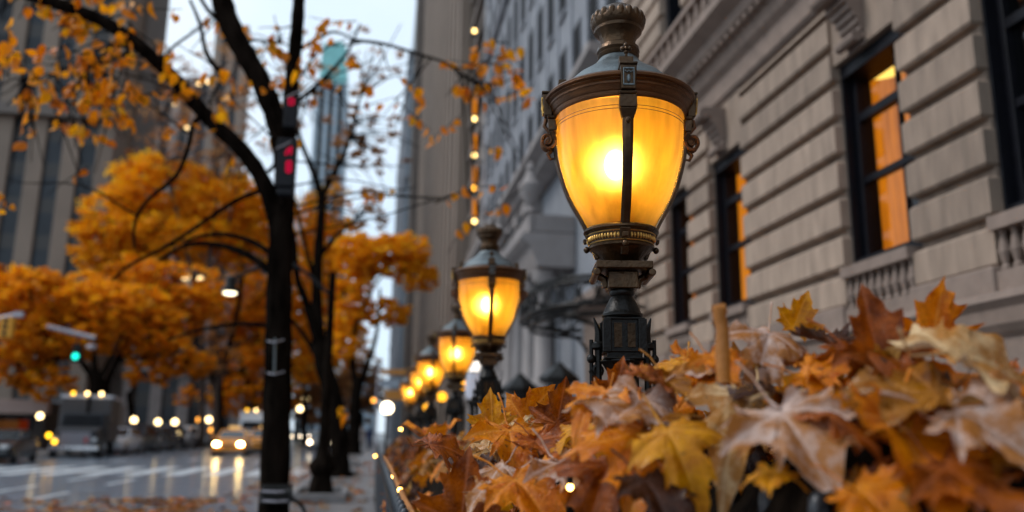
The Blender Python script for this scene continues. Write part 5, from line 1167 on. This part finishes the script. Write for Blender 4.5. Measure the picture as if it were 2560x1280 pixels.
p = [at(712, 1232, Y - .05), at(726, 1226, Y - .1), at(730, 1246, Y - .1), at(752, 1262, Y), at(762, 1290, Y), at(764, 1400, Y)]
MB().tube(smooth_path(p, 5), .022, 8).build('cable', RUBBER, o, smooth=True)
# shop signs at the fence end
o = empty('hanging_signs', label='blurred stack of ochre and grey blade signs on a post beyond the fence lanterns', cat='sign')
p = at(950, 930, 46)
MB().tube([(p.x - .1, 46.2, .1), (p.x - .1, 46.2, at(950, 925, 46).z + .3)], .06, 8).build('post', STEEL, o)
SIGO = mat('ochre_sign', (.52, .21, .03), .6); SIGG = mat('grey_sign', (.33, .37, .42), .5)
for x0, y0, x1, y1, m in ((952, 924, 1016, 936, SIGO), (952, 950, 1004, 968, SIGG), (962, 976, 1016, 1000, SIGO)):
    a, b = at(x0, y1, 46), at(x1, y0, 46); MB().box((a.x, 46, a.z), (b.x, 46.12, b.z)).build('sign_panel', m, o, bevel=.02)
# ================================================================ people far down the pavement
SKIN = mat('skin', (.45, .26, .19), .6); NAVY = mat('navy_coat', (.03, .045, .11), .8); GREYC = mat('pale_coat', (.32, .28, .27), .8); HAIR = mat('dark_hair', (.03, .02, .015), .7)
def person(label, x, y, coat, s=1.0, rz=0, ph=1):
    o = empty('person', (x, y, .1), rz, label=label, cat='person', group='walkers far down the pavement')
    V = [(0, 0, .92), (0, 0, 1.15), (0, 0, 1.40), (0, .01, 1.50), (0, .02, 1.60), (0, .03, 1.72), (-.19, 0, 1.40), (-.24, .08 * ph, 1.12), (-.23, .18 * ph, .88), (.19, 0, 1.40), (.24, -.08 * ph, 1.12), (.23, -.02, .88),
         (-.10, 0, .88), (-.11, -.12 * ph, .48), (-.11, -.30 * ph, .09), (-.11, -.18 * ph, .04), (.10, 0, .88), (.11, .16 * ph, .48), (.11, .22 * ph, .07), (.11, .36 * ph, .03)]
    E = [(0, 1), (1, 2), (2, 3), (3, 4), (4, 5), (2, 6), (6, 7), (7, 8), (2, 9), (9, 10), (10, 11), (0, 12), (12, 13), (13, 14), (14, 15), (0, 16), (16, 17), (17, 18), (18, 19)]
    Rr = [.16, .15, .15, .06, .095, .085, .075, .05, .04, .075, .05, .04, .1, .07, .05, .045, .1, .07, .05, .045]
    me = bpy.data.meshes.new('person_body'); me.from_pydata([tuple(c * s for c in v) for v in V], E, []); b = link('body', me, coat, o)
    b.modifiers.new('skin', 'SKIN'); 
    for i, r in enumerate(Rr): me.skin_vertices[0].data[i].radius = (r * s, r * s)
    me.skin_vertices[0].data[0].use_root = True
    ss = b.modifiers.new('sub', 'SUBSURF'); ss.levels = 1; ss.render_levels = 2
    MB().ball((0, .02, 1.70 * s), (.105, .11, .10), 10).build('hair', HAIR, o, smooth=True)
    MB().lathe([(.26, .62), (.22, .95), (.19, 1.2), (.21, 1.42), (.09, 1.50)], 12).build('coat', coat, o, smooth=True)
    return o
bpy.context.view_layer.update()
p = ground(922, 1128); person('walker in a dark blue coat far down the pavement by the railing end', p.x, p.y, NAVY, rz=.2)
p = ground(904, 1127); person('walker in a pale coat left of the one in blue, far down the pavement', p.x, p.y - 2, GREYC, rz=PI, ph=-1)
